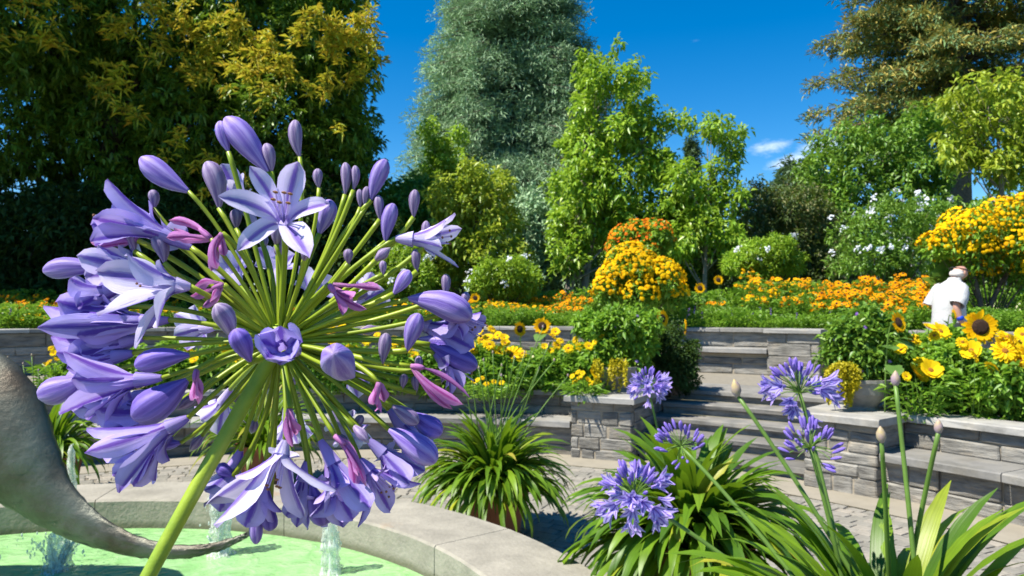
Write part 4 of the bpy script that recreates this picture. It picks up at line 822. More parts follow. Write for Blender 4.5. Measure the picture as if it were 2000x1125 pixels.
# lantana standards
def lantana(label, lst, d, seed, bm, bn, br, trunk_px, tr=.05, fork=None):
    t, bl, rg = shrub('lantana_tree', label, lst, d, M['bedleaf'], 1500, .085, .05, seed, 'tree', Z2, .8, bm, 7, True, br, bn, stem_r=.012)
    b = W[t.name]; xs = V3(((trunk_px - 1000) / F_PX * d, d, Z2)); mb = MB(); m = np.mean([c for c, r in bl], 0)
    for e in (fork or [m]): 
        v, f, _ = tube(bez(xs, (xs * .9 + e * .1) * (1, 1, 0) + V3((0, 0, Z2 + (e[2] - Z2) * .45)), e, 9) , np.linspace(tr, tr * .45, 9), 8); mb.add(v, f)
    mb.build('trunk', M['bark'], t, smooth=True); return t
lantana('round clipped lantana tree covered in bright yellow blossom above the bench wall', [(1245, 535, 52, 0), (1205, 550, 42), (1290, 550, 44), (1180, 572, 30), (1318, 575, 28), (1245, 580, 42, -.3), (1225, 520, 26, 0), (1270, 522, 24, 0)], 12.4, 61, M['yel'], 2300, .036, 1245)
lantana('smaller lantana tree with orange-red blossom peeking over the round yellow one', [(1245, 458, 30, 0), (1215, 468, 28), (1285, 458, 26), (1210, 490, 24), (1260, 485, 28), (1300, 470, 16)], 15.2, 62, M['oran'], 800, .034, 1245)
d_l = 11.6
lantana('spreading lantana tree with forked brown trunk and yellow blossom beside the man', [(1850, 470, 34), (1880, 455, 40), (1935, 440, 48), (1990, 430, 52), (2050, 440, 60), (1840, 485, 26), (1900, 495, 44), (1960, 490, 52), (2030, 500, 60), (1985, 535, 36), (1915, 535, 26, .1)], d_l, 63, M['yel'], 3200, .034, 1922, .05, [P(1878, 470, d_l), P(1990, 500, d_l + .1)])
# plumbago with pale blue-white clusters
for i, (lab, lst, d, n) in enumerate((
    ('bright green plumbago shrub dotted with pale blue-white flower clusters behind the coneflowers', [(1680, 450, 46), (1730, 430, 50), (1790, 420, 46), (1830, 440, 40), (1700, 500, 48), (1770, 490, 56), (1660, 510, 34), (1750, 540, 40)], 15.2, 40),
    ('low plumbago shrub with a few pale clusters against the olive hedge', [(1470, 500, 34), (1510, 490, 34), (1440, 515, 26), (1540, 515, 28), (1490, 525, 30)], 15.5, 12),
    ('small light green plumbago shrub left of the maple stems', [(960, 535, 34), (1000, 530, 34), (1030, 550, 30), (940, 555, 28), (990, 560, 32)], 15.6, 6),
    ('light green plumbago shrub glimpsed between the slim stalks of the violet flower head', [(780, 510, 40), (740, 530, 40), (820, 540, 40), (770, 560, 40)], 15.4, 10))):
    t, bl, rg = shrub('plumbago_shrub', lab, lst, d, M['lime'] if i else M['mid'], 1500, .11, .035, 70 + i, up=.25)
    C, O = blob_points(rg, bl, 2000, .02, .1); ok = (O[:, 1] < .1) & (O[:, 2] > .1); C, O = C[ok][:n], O[ok][:n]
    for c, o_ in zip(C, O):
        q = c + rg.normal(0, .035, (12, 3)) + o_ * .08; V, F = blossom_mesh('b', q, np.tile(o_, (12, 1)) + rdir(rg, 12) * .6, .026, None, rg, 5); mesh('flower_cluster', V, F, M['white'], t, loc=c)
# big soft leaves behind the man
p = P(1835, 607, 12.2) * (1, 1, 0) + V3((0, 0, Z2)); t = thing('broad_leaf_plant', 'plant with very large soft green leaves just behind the man', 'plant', p)
v, f, _ = tube(bez(p, p + V3((0, 0, .4)), p + V3((.05, 0, .85)), 5), .02, 6); mesh('stem', v, f, M['stem2'], t)
for (x, y, dx, dz, s) in ((1840, 560, -.6, .5, .55), (1850, 540, .5, .6, .5), (1835, 580, -.9, .1, .5), (1850, 575, .9, .2, .5), (1840, 545, -.1, .9, .45), (1845, 590, .2, -.1, .5)): broad_leaf(t, P(x, y, 12.2), (dx, -.5, dz), s)

# planters on the pillars
def planter(label, th, R, bl_px, d, mat, seed, tr_px, ur=.30, flw=None):
    b = pol(th, R, ZC + .004); t = thing('stone_planter', label, 'planter', b)
    v, f = lathe([(.001, 0), (ur * .55, 0), (ur * .5, .03), (ur * .62, .07), (ur * .92, .16), (ur, .25), (ur * 1.05, .27), (ur * 1.05, .30), (ur * .93, .30), (ur * .9, .25), (.001, .25)], 28, b); mesh('bowl', v, f, M['urn'], t, smooth=False)
    rg = np.random.default_rng(seed); bl = px_blobs(bl_px, d, rg, .7); C, O = blob_points(rg, bl, 1500, .6, .35); C[:, 2] = np.maximum(C[:, 2], ZC + .1); V, F = tufts(rg, C, O, 8, .085, .042, .1, .5, 1, .6); mesh('foliage', V, F, mat, t)
    mb = MB()
    for c, r in bl: v, f, _ = tube(bez(b + V3((0, 0, .25)), b * .5 + c * .5, c, 5), .008, 5); mb.add(v, f)
    mb.build('stems', M['stem2'], t)
    if flw is not None:
        C, O = blob_points(rg, bl, 60, .02, .1); ok = O[:, 1] < .2; V, F = blossom_mesh('b', C[ok][:14], O[ok][:14], .022, None, rg); tag(mesh('blossoms', V, F, flw, t), kind='stuff')
    Vs = []; Fs = []; n = 0
    for (x, y0, y1, dd) in tr_px:             # hanging strands of small round golden leaves
        a_ = P(x, y0, dd); m = max(4, int((y1 - y0) * dd / F_PX / .012)); z = np.linspace(0, (y1 - y0) * dd / F_PX, m); C = np.c_[a_[0] + np.cumsum(rg.normal(0, .004, m)), a_[1] - .02 * np.sin(z * 9), a_[2] - z]; C = np.repeat(C, 3, 0)
        V, F = leaf_arrays(C, rdir(rg, len(C)) + V3((0, -.3, -.2)), rdir(rg, len(C)) + V3((0, -.4, 1)), .030, .020, .2, .2); Vs.append(V); Fs.append(F + n); n += len(V)
    mesh('trailing_foliage', np.vstack(Vs), np.vstack(Fs), M['trail'], t)
rg = np.random.default_rng(9)
planter('stone bowl planter on the right pillar with leafy bush and curtain of golden creeping jenny', 47.6, 6.72, [(1680, 655, 42), (1640, 650, 28), (1720, 650, 38), (1690, 620, 26), (1650, 690, 30), (1710, 695, 38), (1745, 640, 22), (1745, 690, 26), (1680, 705, 34)], 7.45, M['mid'], 81,
    [(x + rg.normal(0, 2), 706 + ((x - 1646) / 34) ** 2 * 16 + rg.uniform(0, 8), 738 + 14 * cos((x - 1646) / 22) + 46 * rg.uniform(0, 1) ** 2.5, 7.12 + rg.uniform(-.08, .10)) for x in np.r_[np.linspace(1613, 1679, 40), np.linspace(1618, 1675, 36)]], .27, M['viol'])
planter('stone bowl planter on the left pillar with green bush and thin golden trailing strands', 24.2, 6.78, [(1190, 665, 38), (1160, 640, 30), (1225, 640, 36), (1250, 670, 32), (1210, 700, 32), (1160, 690, 26), (1200, 620, 22), (1270, 630, 20), (1245, 710, 26)], 9.0, M['bedleaf'], 82,
    [(x, 700 + rg.uniform(0, 14), 718 + 44 * rg.uniform(.1, 1) ** 1.2, 8.62 + rg.uniform(-.05, .05)) for x in np.r_[np.linspace(1158, 1178, 10), np.linspace(1190, 1224, 16)]], .27, M['viol'])
shrub('evergreen_bush', 'dark green rounded bush on the wall beside the top of the steps', [(1300, 690, 38), (1335, 700, 32), (1290, 730, 32), (1330, 735, 34), (1270, 710, 28), (1350, 680, 20), (1310, 655, 24)], 9.35, M['shade'], 1600, .055, .022, 83, 'bush', ZB, .7)
shrub('leafy_bush', 'leafy dark bush in the bed behind the golden creeping jenny', [(1745, 720, 34), (1765, 745, 32), (1730, 755, 26), (1790, 755, 26), (1770, 700, 30)], 7.35, M['mid'], 1200, .06, .03, 84, 'bush', ZB, .7)
for i, (lab, lst, d) in enumerate((
    ('mixed leafy plant behind the bench wall at the half-turned sunflower', [(930, 720, 30), (965, 710, 34), (1000, 725, 32), (950, 740, 26)], 9.35), ('mixed leafy plant with cream blossom below the round sunflower', [(1050, 715, 36), (1085, 710, 32), (1030, 735, 26), (1075, 740, 26)], 9.3), ('mixed leafy plant at the foot of the left pillar bush', [(1120, 705, 32), (1145, 720, 28), (1110, 735, 26)], 9.2),
    ('leafy plant in the bed under the big sunflower', [(1850, 720, 44), (1890, 740, 40), (1840, 760, 34), (1880, 700, 34), (1900, 770, 30)], 7.1), ('leafy plant at the edge of the bed past the big sunflower', [(1960, 740, 46), (2000, 760, 44), (1940, 770, 34), (2030, 720, 44), (1985, 790, 24)], 6.75), ('leafy plant in the bed in front of the man', [(1800, 690, 34), (1830, 690, 34), (1860, 670, 26)], 7.7))):
    shrub('leafy_plant', lab, lst, d, M['bedleaf'], 900, .085, .045, 90 + i, 'plant', ZB, .7, M['cream'] if 'cream' in lab else None, 7, False, .016, 40)
for i, x in enumerate(range(150, 920, 85)):
    shrub('leafy_plant', 'leafy plant in the lower bed behind the violet flower head', [(x, 725, 34), (x + 40, 715, 34), (x + 20, 690, 26)], 9.4, M['bedleaf'], 500, .085, .045, 110 + i, 'plant', ZB, .7, group='leafy plants behind the violet flower head')
# ------------------------------------------------------------------ potted agapanthus
def strap(a0, a1, L, Wd, nseg=11, tw=0.0):
    s = np.linspace(0, 1, nseg); an = a0 + (a1 - a0) * s ** 1.4; ds = L / (nseg - 1); x = np.r_[0, np.cumsum(np.sin(an[:-1]) * ds)]; z = np.r_[0, np.cumsum(np.cos(an[:-1]) * ds)]; V = []
    for i in range(nseg):
        w = Wd / 2 * (min(1, .55 + s[i] * 2.2) * (1 - max(0, (s[i] - .62) / .38) ** 2.2) + .02); nx, nz_ = -cos(an[i]), sin(an[i]); t_ = tw * s[i]
        for q in (-1, 0, 1): V.append((x[i] + nx * .25 * w * abs(q) * .8, q * w * cos(t_), z[i] + nz_ * .25 * w * abs(q) * .8 + q * w * sin(t_)))
    F = [(i * 3 + j, i * 3 + j + 1, (i + 1) * 3 + j + 1, (i + 1) * 3 + j) for i in range(nseg - 1) for j in range(2)]
    return mesh_data('leaf', V, F, M['strap'], smooth=True)
STRAP = [strap(radians(a), radians(b), 1.0, .062 * w, tw=tw) for a, b, w, tw in ((6, 70, 1, .2), (12, 100, 1, -.3), (18, 130, .95, .3), (25, 140, 1, -.2), (30, 160, 1, .5), (38, 165, .9, -.4), (45, 170, 1, .2), (52, 172, .95, -.3), (60, 170, .9, .4), (70, 172, .85, 0))]
def pot_profile(r, h): return [(.001, 0), (r * .72, 0), (r * .75, .02), (r * .95, h * .84), (r * 1.04, h * .845), (r * 1.06, h), (r * .96, h), (r * .92, h * .9), (.001, h * .88)]
def small_floret():
    mb = MB()
    for i in range(6):
        a_ = i * pi / 3; d = V3((cos(a_), sin(a_), 0)); s = V3((-sin(a_), cos(a_), 0)); V = []
        for (u, w) in ((0, .003), (.35, .004), (.7, .0062), (1, .0015)):
            c = V3((0, 0, .038 * u)) * 1.0 + d * (.002 + .021 * max(0, u - .25) ** 1.4 / .67) - V3((0, 0, .012 * max(0, u - .7))); V += [c - s * w, c + s * w]
        mb.add(V, [(0, 2, 3, 1), (2, 4, 5, 3), (4, 6, 7, 5)], 0, np.array([(q, u) for u in (0, .35, .7, 1) for q in (0, 1)]))
    return mb.data('floret', M['petal'], True)
def small_bud(mat):
    v, f, uv = tube([(0, 0, z) for z in (0, .006, .016, .025, .030)], [.0012, .0028, .0042, .0036, .0008], 8); return mesh_data('bud', v, f, mat, uv=uv, smooth=True)
FLO, BUDM = small_floret(), small_bud(M['bud_dark'])
def umbel(plant, root, top, axis, R, n, rng, mode='open', size=1.0, sr=.006):
    """stalk with a ball of florets; florets hang on the stalk as its pieces"""
    axis = nrm(V3(axis)); top = V3(top); root = V3(root); mb = MB(); m = root + (top - root) * .5 + V3((0, 0, .06)); v, f, _ = tube(bez(root, m, top, 14), np.linspace(sr * 1.1, sr * .85, 14), 8); mb.add(v, f)
    items = []
    if mode == 'spathe':
        o = mb.build('flower_stalk', M['stem2'], plant, smooth=True); v, f, uv = tube([top + axis * z * size for z in (-.008, 0, .012, .028, .042, .05)], np.array([.004, .009, .0155, .0145, .007, .001]) * size, 10); mesh('spathe', v, f, M['spathe'], o, smooth=True); return o
    for i in range(n):
        d = nrm(rdir(rng, 1)[0] + axis * .55); e = top + d * R * rng.uniform(.55, .72); v, f, _ = tube(bez(top, top + d * R * .3 + axis * .01, e, 4), .0014 * size, 4, False); mb.add(v, f); items.append((e, d))
    o = mb.build('flower_stalk', M['stem2'], plant, smooth=True)
    for e, d in items:
        isb = mode == 'bud' or (d @ axis > .55) or rng.uniform() < .15
        q = facing(d * .8 + (V3((0, 0, 0)) if isb else V3((0, 0, -.25))) + (axis * .5 if mode == 'bud' else 0), rng.uniform(0, 6)); inst('bud' if isb else 'floret', BUDM if isb else FLO, o, e, q, size * 1.2 * rng.uniform(.85, 1.15))
    return o
def agapanthus(label, loc, pr, ph, nl, Lm, rng, wide=1.0, group=None, amin=0, az=None, tilt=0.0, more=0):
    b = V3(loc); t = thing('potted_agapanthus', label, 'potted plant', b, group); v, f = lathe(pot_profile(pr, ph), 30, b); mesh('pot', v, f, M['terracotta'], t, smooth=False)
    v, f = lathe([(.001, ph * .9), (pr * .93, ph * .895)], 20, b); mesh('potting_soil', v, f, M['soil'], t)
    for i in range(nl):
        u = i / nl; k = int(np.clip(u * 10 + rng.normal(0, .8), 0, 9)); a_ = rng.uniform(0, 2 * pi) if az is None else rng.normal(*az); q = pr * .55 * sqrt(u) * rng.uniform(.6, 1); s = Lm * rng.uniform(.75, 1.12) * (1 - .12 * u)
        inst('leaf', STRAP[k], t, b + V3((cos(a_) * q, sin(a_) * q, ph * .86)), (rng.normal(0, .1), rng.normal(0, .1) + tilt, a_), (s, s * wide, s))
    if more:                      # the inner leaves that nobody can pick apart
        mb = MB()
        for i in range(more):
            k = int(rng.integers(0, 9)); me = STRAP[k]; v = np.zeros(len(me.vertices) * 3); me.vertices.foreach_get('co', v); v = v.reshape(-1, 3); a_ = rng.uniform(0, 2 * pi); s = Lm * rng.uniform(.45, .95); q = pr * .5 * sqrt(rng.uniform()); c_, s_ = cos(a_), sin(a_); v = v * (s, s * wide, s)
            mb.add(np.c_[v[:, 0] * c_ - v[:, 1] * s_, v[:, 0] * s_ + v[:, 1] * c_, v[:, 2]] + b + V3((c_ * q, s_ * q, ph * .86)), [tuple(p_.vertices) for p_ in me.polygons])
        mb.build('inner_leaves', M['strap'], t, smooth=True, kind='stuff')
    return t
rng = np.random.default_rng(41)
A = agapanthus('potted agapanthus bush with tall bare stalks just behind the fountain rim', ((965 - 1000) / F_PX * 5.55, 5.55, 0), .25, .40, 295, .68, rng, 1.1, more=260)
ab = W[A.name]
for (x, y) in ((915, 690), (930, 720), (948, 705), (960, 690), (972, 735), (985, 715), (1005, 700), (1030, 690), (1062, 640), (1075, 675), (1085, 705), (1110, 735), (900, 740), (1050, 720)):
    e = P(x + rng.normal(0, 5), y, 5.55 + rng.normal(0, .12)); mb = MB(); r_ = ab + V3((rng.normal(0, .08), rng.normal(0, .08), .4)); v, f, _ = tube(bez(r_, r_ * .5 + e * .5 + V3((0, 0, .08)), e, 8), np.linspace(.006, .004, 8), 5); mb.add(v, f); o = mb.build('bare_stalk', M['stem2'], A, smooth=True)
    v, f, _ = tube([e + V3((0, 0, z)) for z in (-.004, .004, .014, .022)], [.003, .007, .006, .001], 6); mesh('seed_tip', v, f, M['spathe'], o, smooth=True)
B = agapanthus('large potted agapanthus with broad arching leaves in front of the stone steps', ((1352 - 1000) / F_PX * 3.72, 3.72, 0), .29, .58, 298, .70, rng, 1.4, more=200)
bb = W[B.name] + V3((0, 0, .52))
umbel(B, bb + V3((-.06, .02, 0)), P(1266, 757, 3.75), (0, -.1, 1), .098, 46, rng, 'open', 1.15)
D_ = agapanthus('potted agapanthus with narrow leaves half hidden by the metal sculpture', ((100 - 1000) / F_PX * 6.6, 6.6, 0), .25, .42, 220, .74, rng, .85)
db = W[D_.name]
for (x, y) in ((15, 700), (45, 712), (62, 695), (30, 730), (5, 720), (75, 725)):
    e = P(x, y, 6.6); v, f, _ = tube(bez(db + V3((-.1, 0, .4)), db * .5 + e * .5 + V3((-.05, 0, .1)), e, 7), .004, 5); o = mesh('bare_stalk', v, f, M['stem2'], D_, smooth=True); v, f, _ = tube([e + V3((0, 0, z)) for z in (-.004, .004, .014, .022)], [.003, .008, .006, .001], 6); mesh('seed_tip', v, f, M['spathe'], o, smooth=True)
agapanthus('dark leafy potted agapanthus behind the violet flower head, in front of the bench wall', ((515 - 1000) / F_PX * 7.2, 7.2, 0), .25, .42, 220, .74, rng, .85)
Cc = agapanthus('nearest potted agapanthus with wide bright leaves and tall flower stalks', (.90, 1.74, 0), .27, .82, 285, .64, rng, 1.15, more=80)
cb = W[Cc.name] + V3((0, 0, .80))
for (x, y, d, ax, R_, n_, mode, sz) in ((1240, 972, 1.92, (-.28, -.2, 1), .098, 52, 'open', 1.0), (1330, 872, 2.05, (-.45, -.1, 1), .075, 34, 'bud', .85), (1562, 768, 1.95, (-.12, 0, 1), .095, 44, 'open', .95), (1583, 876, 1.75, (-.05, 0, 1), .072, 42, 'bud', .85),
        (1440, 772, 1.9, (-.2, 0, 1), 0, 0, 'spathe', .85), (1722, 862, 1.62, (-.1, 0, 1), 0, 0, 'spathe', .68), (1749, 752, 1.72, (0, 0, 1), 0, 0, 'spathe', .68), (1833, 845, 1.62, (0, 0, 1), 0, 0, 'spathe', .6)):
    umbel(Cc, cb + V3((rng.normal(0, .05), rng.normal(0, .05), 0)), P(x, y, d), ax, R_, n_, rng, mode, sz, .0058)

# ------------------------------------------------------------------ the big flower head
DM = .42; K = DM / F_PX; O0 = P(545, 668, DM); rng = np.random.default_rng(4)
pot = V3((-.50, -.24, 0)); big = agapanthus('potted agapanthus whose huge violet flower head rises close up in front of everything', pot, .2, .55, 46, .5, rng, 1.0)
axis = nrm(V3((.31, .47, .82)))
s0, s1, s2 = P(528, 700, DM - .004), P(287, 1130, .372), pot + V3((0, .03, .5))
pts = np.vstack([bez(s2, (s2 + s1) / 2 + V3((.02, .03, .0)), s1, 14)[:-1], bez(s1, (s0 + s1) / 2 + V3((-.001, 0, .001)), s0, 14), [O0 - axis * .001]])
v, f, uv = tube(pts, np.r_[np.full(13, .0038), np.linspace(.0038, .0042, 14), .0046], 20, flat=1.0); mesh('flower_stalk', v, f, M['stem'], big, uv=uv, smooth=True)
v, f = lathe([(.001, -.004), (.008, -.001), (.0095, .004), (.006, .009), (.001, .010)], 14); q = np.array(facing(axis).to_matrix()); mesh('receptacle', v @ q.T + O0, f, M['stem'], big, smooth=True)
def at(px, py, dz): return P(px, py, DM + dz)
def base_depth(px, py, s, Lp=.082):
    r = math.hypot(px - 545, py - 668) * K; return s * sqrt(max(0, Lp * Lp - min(r, Lp) ** 2)) * .8
def pedicel(e, tip_dir=None, r=.0014):
    e = V3(e); d = nrm(e - O0); L = np.linalg.norm(e - O0); m = O0 + d * L * .55 + axis * L * .07 + rng.normal(0, .05, 3) * L
    if tip_dir is not None: m = m * .75 + (e - nrm(tip_dir) * L * .35) * .25
    v, f, uv = tube(bez(O0 + d * .004, m, e, 12), np.linspace(r * .8, r, 12) * rng.uniform(.85, 1.25), 7); mesh('pedicel', v, f, M['pedicel'], big, uv=uv, smooth=True)
def bud(bx, by, tx, ty, w, s, mat='bud', tz=None):
    dz = base_depth(bx, by, s); b = at(bx, by, dz); rb, rt = math.hypot(bx - 545, by - 668), math.hypot(tx - 545, ty - 668)
    if tz is None: tz = dz * (1 + .35 * (rt - rb) / max(60, rb))
    e = at(tx, ty, tz); u = np.array([0, .05, .14, .28, .45, .62, .76, .87, .95, .99, 1.0]); pr = np.array([.14, .24, .40, .66, .88, 1, .97, .80, .50, .24, .02])
    L = np.linalg.norm(e - b); sd = nrm(np.cross(e - b, V3((0, 1, .2)))); bend = rng.normal(0, .04) * L
    pts = b + (e - b) * u[:, None] + sd * (np.sin(u * pi) * bend)[:, None]; v, f, uv = tube(pts, pr * w * K / 2, 24, ribs=.045); mesh('bud', v, f, M[mat], big, loc=b, uv=uv, smooth=True); pedicel(b + (e - b) * .02, e - b)
def petal(name, parent, p0, p1, p2, out, w, mat, loc, cup=.35, nseg=12, ruffle=.07):
    """tepal along p0-p1-p2, opening away from 'out'"""
    pts = bez(p0, p1, p2, nseg); T = nrm(np.gradient(pts, axis=0)); S = nrm(np.cross(T, out)); N = np.cross(S, T); u = np.linspace(0, 1, nseg); V = []; uv = []
    prof = np.interp(u, [0, .15, .35, .55, .72, .86, .95, 1], [.30, .42, .62, .88, 1, .88, .52, .05]); q = (-1, -.55, 0, .55, 1)
    ph = rng.uniform(0, 6, 2)
    for i in range(nseg):
        for s in q:
            V.append(pts[i] + S[i] * s * w * prof[i] / 2 + N[i] * (cup * abs(s) ** 1.6 * prof[i] * w / 2 + ruffle * w * s * sin(u[i] * 9 + ph[0]) - .05 * w * (s == 0))); uv.append((.5 + s / 2, u[i]))
    F = [(i * 5 + j, i * 5 + j + 1, (i + 1) * 5 + j + 1, (i + 1) * 5 + j) for i in range(nseg - 1) for j in range(4)]
    return mesh(name, V, F, mat, parent, loc=loc, uv=uv, smooth=True)
def floret(bx, by, mx_, my, s, tips=None, mat='petal', w=34, dz=None, mz=None, spread=80, name='floret', Lt=None, stam=True):
    """trumpet: base pixel, mouth pixel, petal tip pixels (depth worked out from the petal's length)"""
    dz = base_depth(bx, by, s) if dz is None else dz; b = at(bx, by, dz); mz = dz * 1.15 if mz is None else mz; m = at(mx_, my, mz); ax = nrm(m - b); L = np.linalg.norm(m - b)
    u1 = nrm(np.cross(ax, V3((.13, .3, .94)))); u2 = np.cross(ax, u1); k = 9; u = np.linspace(0, 1, k)
    fl = MB(); v, f, uv = tube(b + (m - b) * .62 * u[:, None], np.interp(u, [0, .3, 1], [.0017, .0027, .0044]), 14, False, ribs=.05); fl.add(v, f, 0, uv * (1, .3)); o = fl.build(name, M[mat], big, loc=b, smooth=True); pedicel(b, ax)
    w = w * (1.15 if bx < 400 else 1); tl = []; rot = rng.uniform(0, 1.05)
    for i in range(6):
        a_ = rot + i * pi / 3; rd = u1 * cos(a_) + u2 * sin(a_); Lp = spread * K * rng.uniform(.88, 1.1); tl.append((m + rd * Lp * .80 + ax * Lp * (.42 if i % 2 else .3), rd))
    if tips:
        used = set()
        for (x, y) in tips[:6]:       # move the best matching petal onto the seen tip, keeping its depth
            c = sorted((j for j in range(6) if j not in used), key=lambda j: abs((tl[j][0][0] / tl[j][0][1] * F_PX + 1000) - x) + abs(HZ + (CAM_H - tl[j][0][2]) / tl[j][0][1] * F_PX - y))[0]; used.add(c)
            t_ = P(x, y, tl[c][0][1]); tl[c] = (t_, nrm((t_ - m) - ax * ((t_ - m) @ ax) + 1e-6))
    for i, (t_, rd) in enumerate(tl):
        p0 = b + (m - b) * .42 + rd * .0022; p1 = m + rd * .004 + ax * L * .12; petal('petal', o, p0, p1, t_, -rd, (w * (1.38 if i % 2 else 1.08)) * K * rng.uniform(.9, 1.08), M[mat], b)
    if stam:
        sm = MB()
        for i in range(6):
            a_ = i * pi / 3 + .5; rd = u1 * cos(a_) + u2 * sin(a_); e = m + ax * .012 * rng.uniform(.6, 1.3) + rd * .004 + V3((0, 0, .002)); v, f, _ = tube(bez(b + (m - b) * .5, m + rd * .003, e, 6), .0004, 5); sm.add(v, f, 0); v, f, _ = tube([e - u1 * .0012, e, e + u1 * .0012], [.0004, .0008, .0004], 5); sm.add(v, f, 1)
        sm.build('stamens', [M['filament'], M['anther']], o, loc=b)
    return o
def wilted(bx, by, tips, s, w=13):
    dz = base_depth(bx, by, s); b = at(bx, by, dz); o = None
    for i, (x, y) in enumerate(tips):
        e = at(x, y, dz + rng.normal(0, .004)); m = (b + e) / 2 + rng.normal(0, .0035, 3)
        if o is None:
            mb = MB(); v, f, uv = tube(bez(b, b * .7 + m * .3, b * .5 + m * .5, 5), [.0014, .0017, .0018, .0015, .0009], 8); mb.add(v, f, 0, uv); o = mb.build('wilted_floret', M['petal_pink'], big, loc=b, smooth=True); pedicel(b, m - b)
        petal('petal', o, b + (m - b) * .1, m, e, V3((0, 1, 0)) + rng.normal(0, .5, 3), w * K * rng.uniform(.8, 1.3), M['petal_pink'], b, .8, 10, .16)
F_, G_, Dk = 'bud', 'bud_grey', 'bud_dark'
for a_ in ((370, 375, 275, 308, 45, -.5, F_), (447, 297, 430, 236, 26, .3, F_), (524, 338, 440, 230, 50, -.3, F_), (531, 336, 519, 280, 25, -.6, G_), (586, 308, 577, 234, 27, .3, G_), (428, 408, 403, 316, 40, -.4, G_), (623, 368, 621, 329, 19, .5, G_), (674, 381, 674, 317, 21, .2, G_), (690, 372, 693, 323, 17, .5, G_),
        (724, 392, 754, 311, 33, -.2, F_), (704, 406, 702, 369, 14, .6, G_), (713, 407, 717, 364, 16, .5, G_), (742, 430, 738, 381, 19, -.2, G_), (753, 473, 769, 397, 30, -.5, F_), (808, 425, 811, 370, 21, .1, G_), (837, 475, 833, 431, 17, .0, G_), (815, 531, 813, 486, 19, -.2, G_), (681, 516, 681, 486, 18, -.5, G_), (748, 537, 747, 509, 14, -.4, G_),
        (768, 575, 800, 528, 27, -.4, F_), (869, 579, 870, 535, 18, -.1, G_), (301, 407, 296, 371, 21, .4, G_), (264, 492, 253, 437, 23, -.5, G_), (321, 514, 302, 458, 31, -.5, G_), (453, 660, 422, 594, 34, -.9, G_), (489, 706, 459, 643, 36, -1, Dk), (795, 686, 819, 612, 33, -.6, F_), (747, 711, 755, 650, 23, -.6, G_), (820, 727, 818, 694, 15, -.3, G_),
        (786, 759, 790, 730, 16, -.3, G_), (813, 767, 810, 734, 15, -.2, G_), (862, 747, 871, 719, 17, .1, G_), (797, 583, 921, 622, 52, -.5, F_), (838, 672, 932, 718, 44, -.4, Dk), (815, 662, 918, 668, 38, .2, F_), (765, 792, 817, 827, 30, -.3, G_), (803, 805, 864, 846, 43, -.2, Dk), (758, 838, 852, 903, 52, -.5, F_), (692, 843, 708, 811, 18, .2, G_), (532, 842, 534, 813, 13, .3, G_),
        (456, 930, 424, 910, 27, .3, Dk), (355, 864, 300, 863, 25, .3, Dk), (367, 741, 258, 816, 60, -.6, Dk), (372, 694, 263, 716, 40, -.6, Dk), (197, 524, 85, 530, 40, -.2, F_), (169, 737, 75, 772, 52, -.1, F_), (501, 980, 500, 1063, 26, -.4, F_), (608, 945, 632, 1027, 42, .2, Dk), (527, 985, 527, 1037, 30, .1, Dk), (548, 452, 547, 503, 28, -.2, G_), (623, 458, 646, 390, 38, .3, F_), (462, 447, 459, 408, 23, .3, G_), (905, 600, 912, 570, 16, .4, G_)): bud(*a_)
# two that point at the camera
bud(690, 735, 652, 690, 52, -.85, 'bud', tz=-.092)
floret(556, 690, 546, 668, -1, [(505, 668), (590, 668), (545, 640), (520, 700), (575, 698), (548, 712)], 'petal', 46, dz=-.052, mz=-.078, spread=42, stam=False)
floret(556, 455, 552, 412, -.4, [(426, 383), (488, 324), (583, 316), (644, 398), (603, 503), (463, 490)], 'petal_lt', 33, dz=-.035, mz=-.06, spread=100)
floret(373, 484, 284, 442, -.3, [(208, 351), (181, 427), (176, 470), (300, 400), (370, 470), (215, 385)], 'petal', 42)
floret(372, 560, 326, 556, -.6, [(188, 530), (245, 497), (309, 508), (190, 615), (263, 680), (305, 640)], 'petal_lt', 42)
floret(330, 625, 245, 632, -.1, [(73, 640), (85, 600), (150, 655), (135, 575), (130, 690), (240, 600)], 'petal', 40)
floret(316, 738, 235, 745, -.3, [(124, 688), (115, 808), (213, 836), (256, 778), (140, 740), (170, 820)], 'petal', 40)
floret(367, 816, 305, 848, -.4, [(169, 838), (165, 885), (231, 962), (302, 939), (262, 940), (330, 900)], 'petal', 38)
floret(557, 860, 545, 905, -.6, [(460, 932), (398, 987), (420, 1028), (592, 1010), (656, 957), (560, 880)], 'petal_lt', 54)
floret(626, 860, 668, 935, -.5, [(724, 992), (690, 975), (655, 960), (620, 935), (640, 1000), (712, 940)], 'petal', 40)
floret(703, 897, 735, 935, -.3, [(822, 946), (762, 1000), (700, 1030), (750, 915), (790, 905), (725, 985)], 'petal', 30)
floret(773, 466, 828, 468, .0, [(889, 417), (902, 447), (896, 522), (864, 482), (850, 500), (870, 430)], 'petal_lt', 28, spread=60)
floret(850, 600, 905, 630, .4, [(948, 632), (930, 655), (915, 600), (905, 660), (880, 625), (940, 610)], 'petal', 32, spread=50)
floret(500, 440, 462, 375, .4, [(432, 320), (455, 318), (428, 360), (490, 400), (470, 340), (440, 390)], 'petal_lt', 36, spread=70)
floret(240, 560, 190, 575, .5, [(135, 545), (150, 600), (205, 620), (180, 540), (140, 580), (230, 600)], 'petal', 36, spread=60)
floret(260, 690, 200, 700, .5, [(110, 690), (130, 720), (160, 660), (120, 745), (190, 740), (230, 650)], 'petal', 36, spread=70)
floret(300, 765, 245, 785, .5, [(150, 780), (165, 815), (190, 830), (230, 840), (140, 800), (270, 810)], 'petal', 36, spread=70)
floret(290, 440, 235, 440, .5, [(178, 440), (185, 480), (230, 400), (200, 470), (255, 480), (190, 420)], 'petal', 36, spread=60)
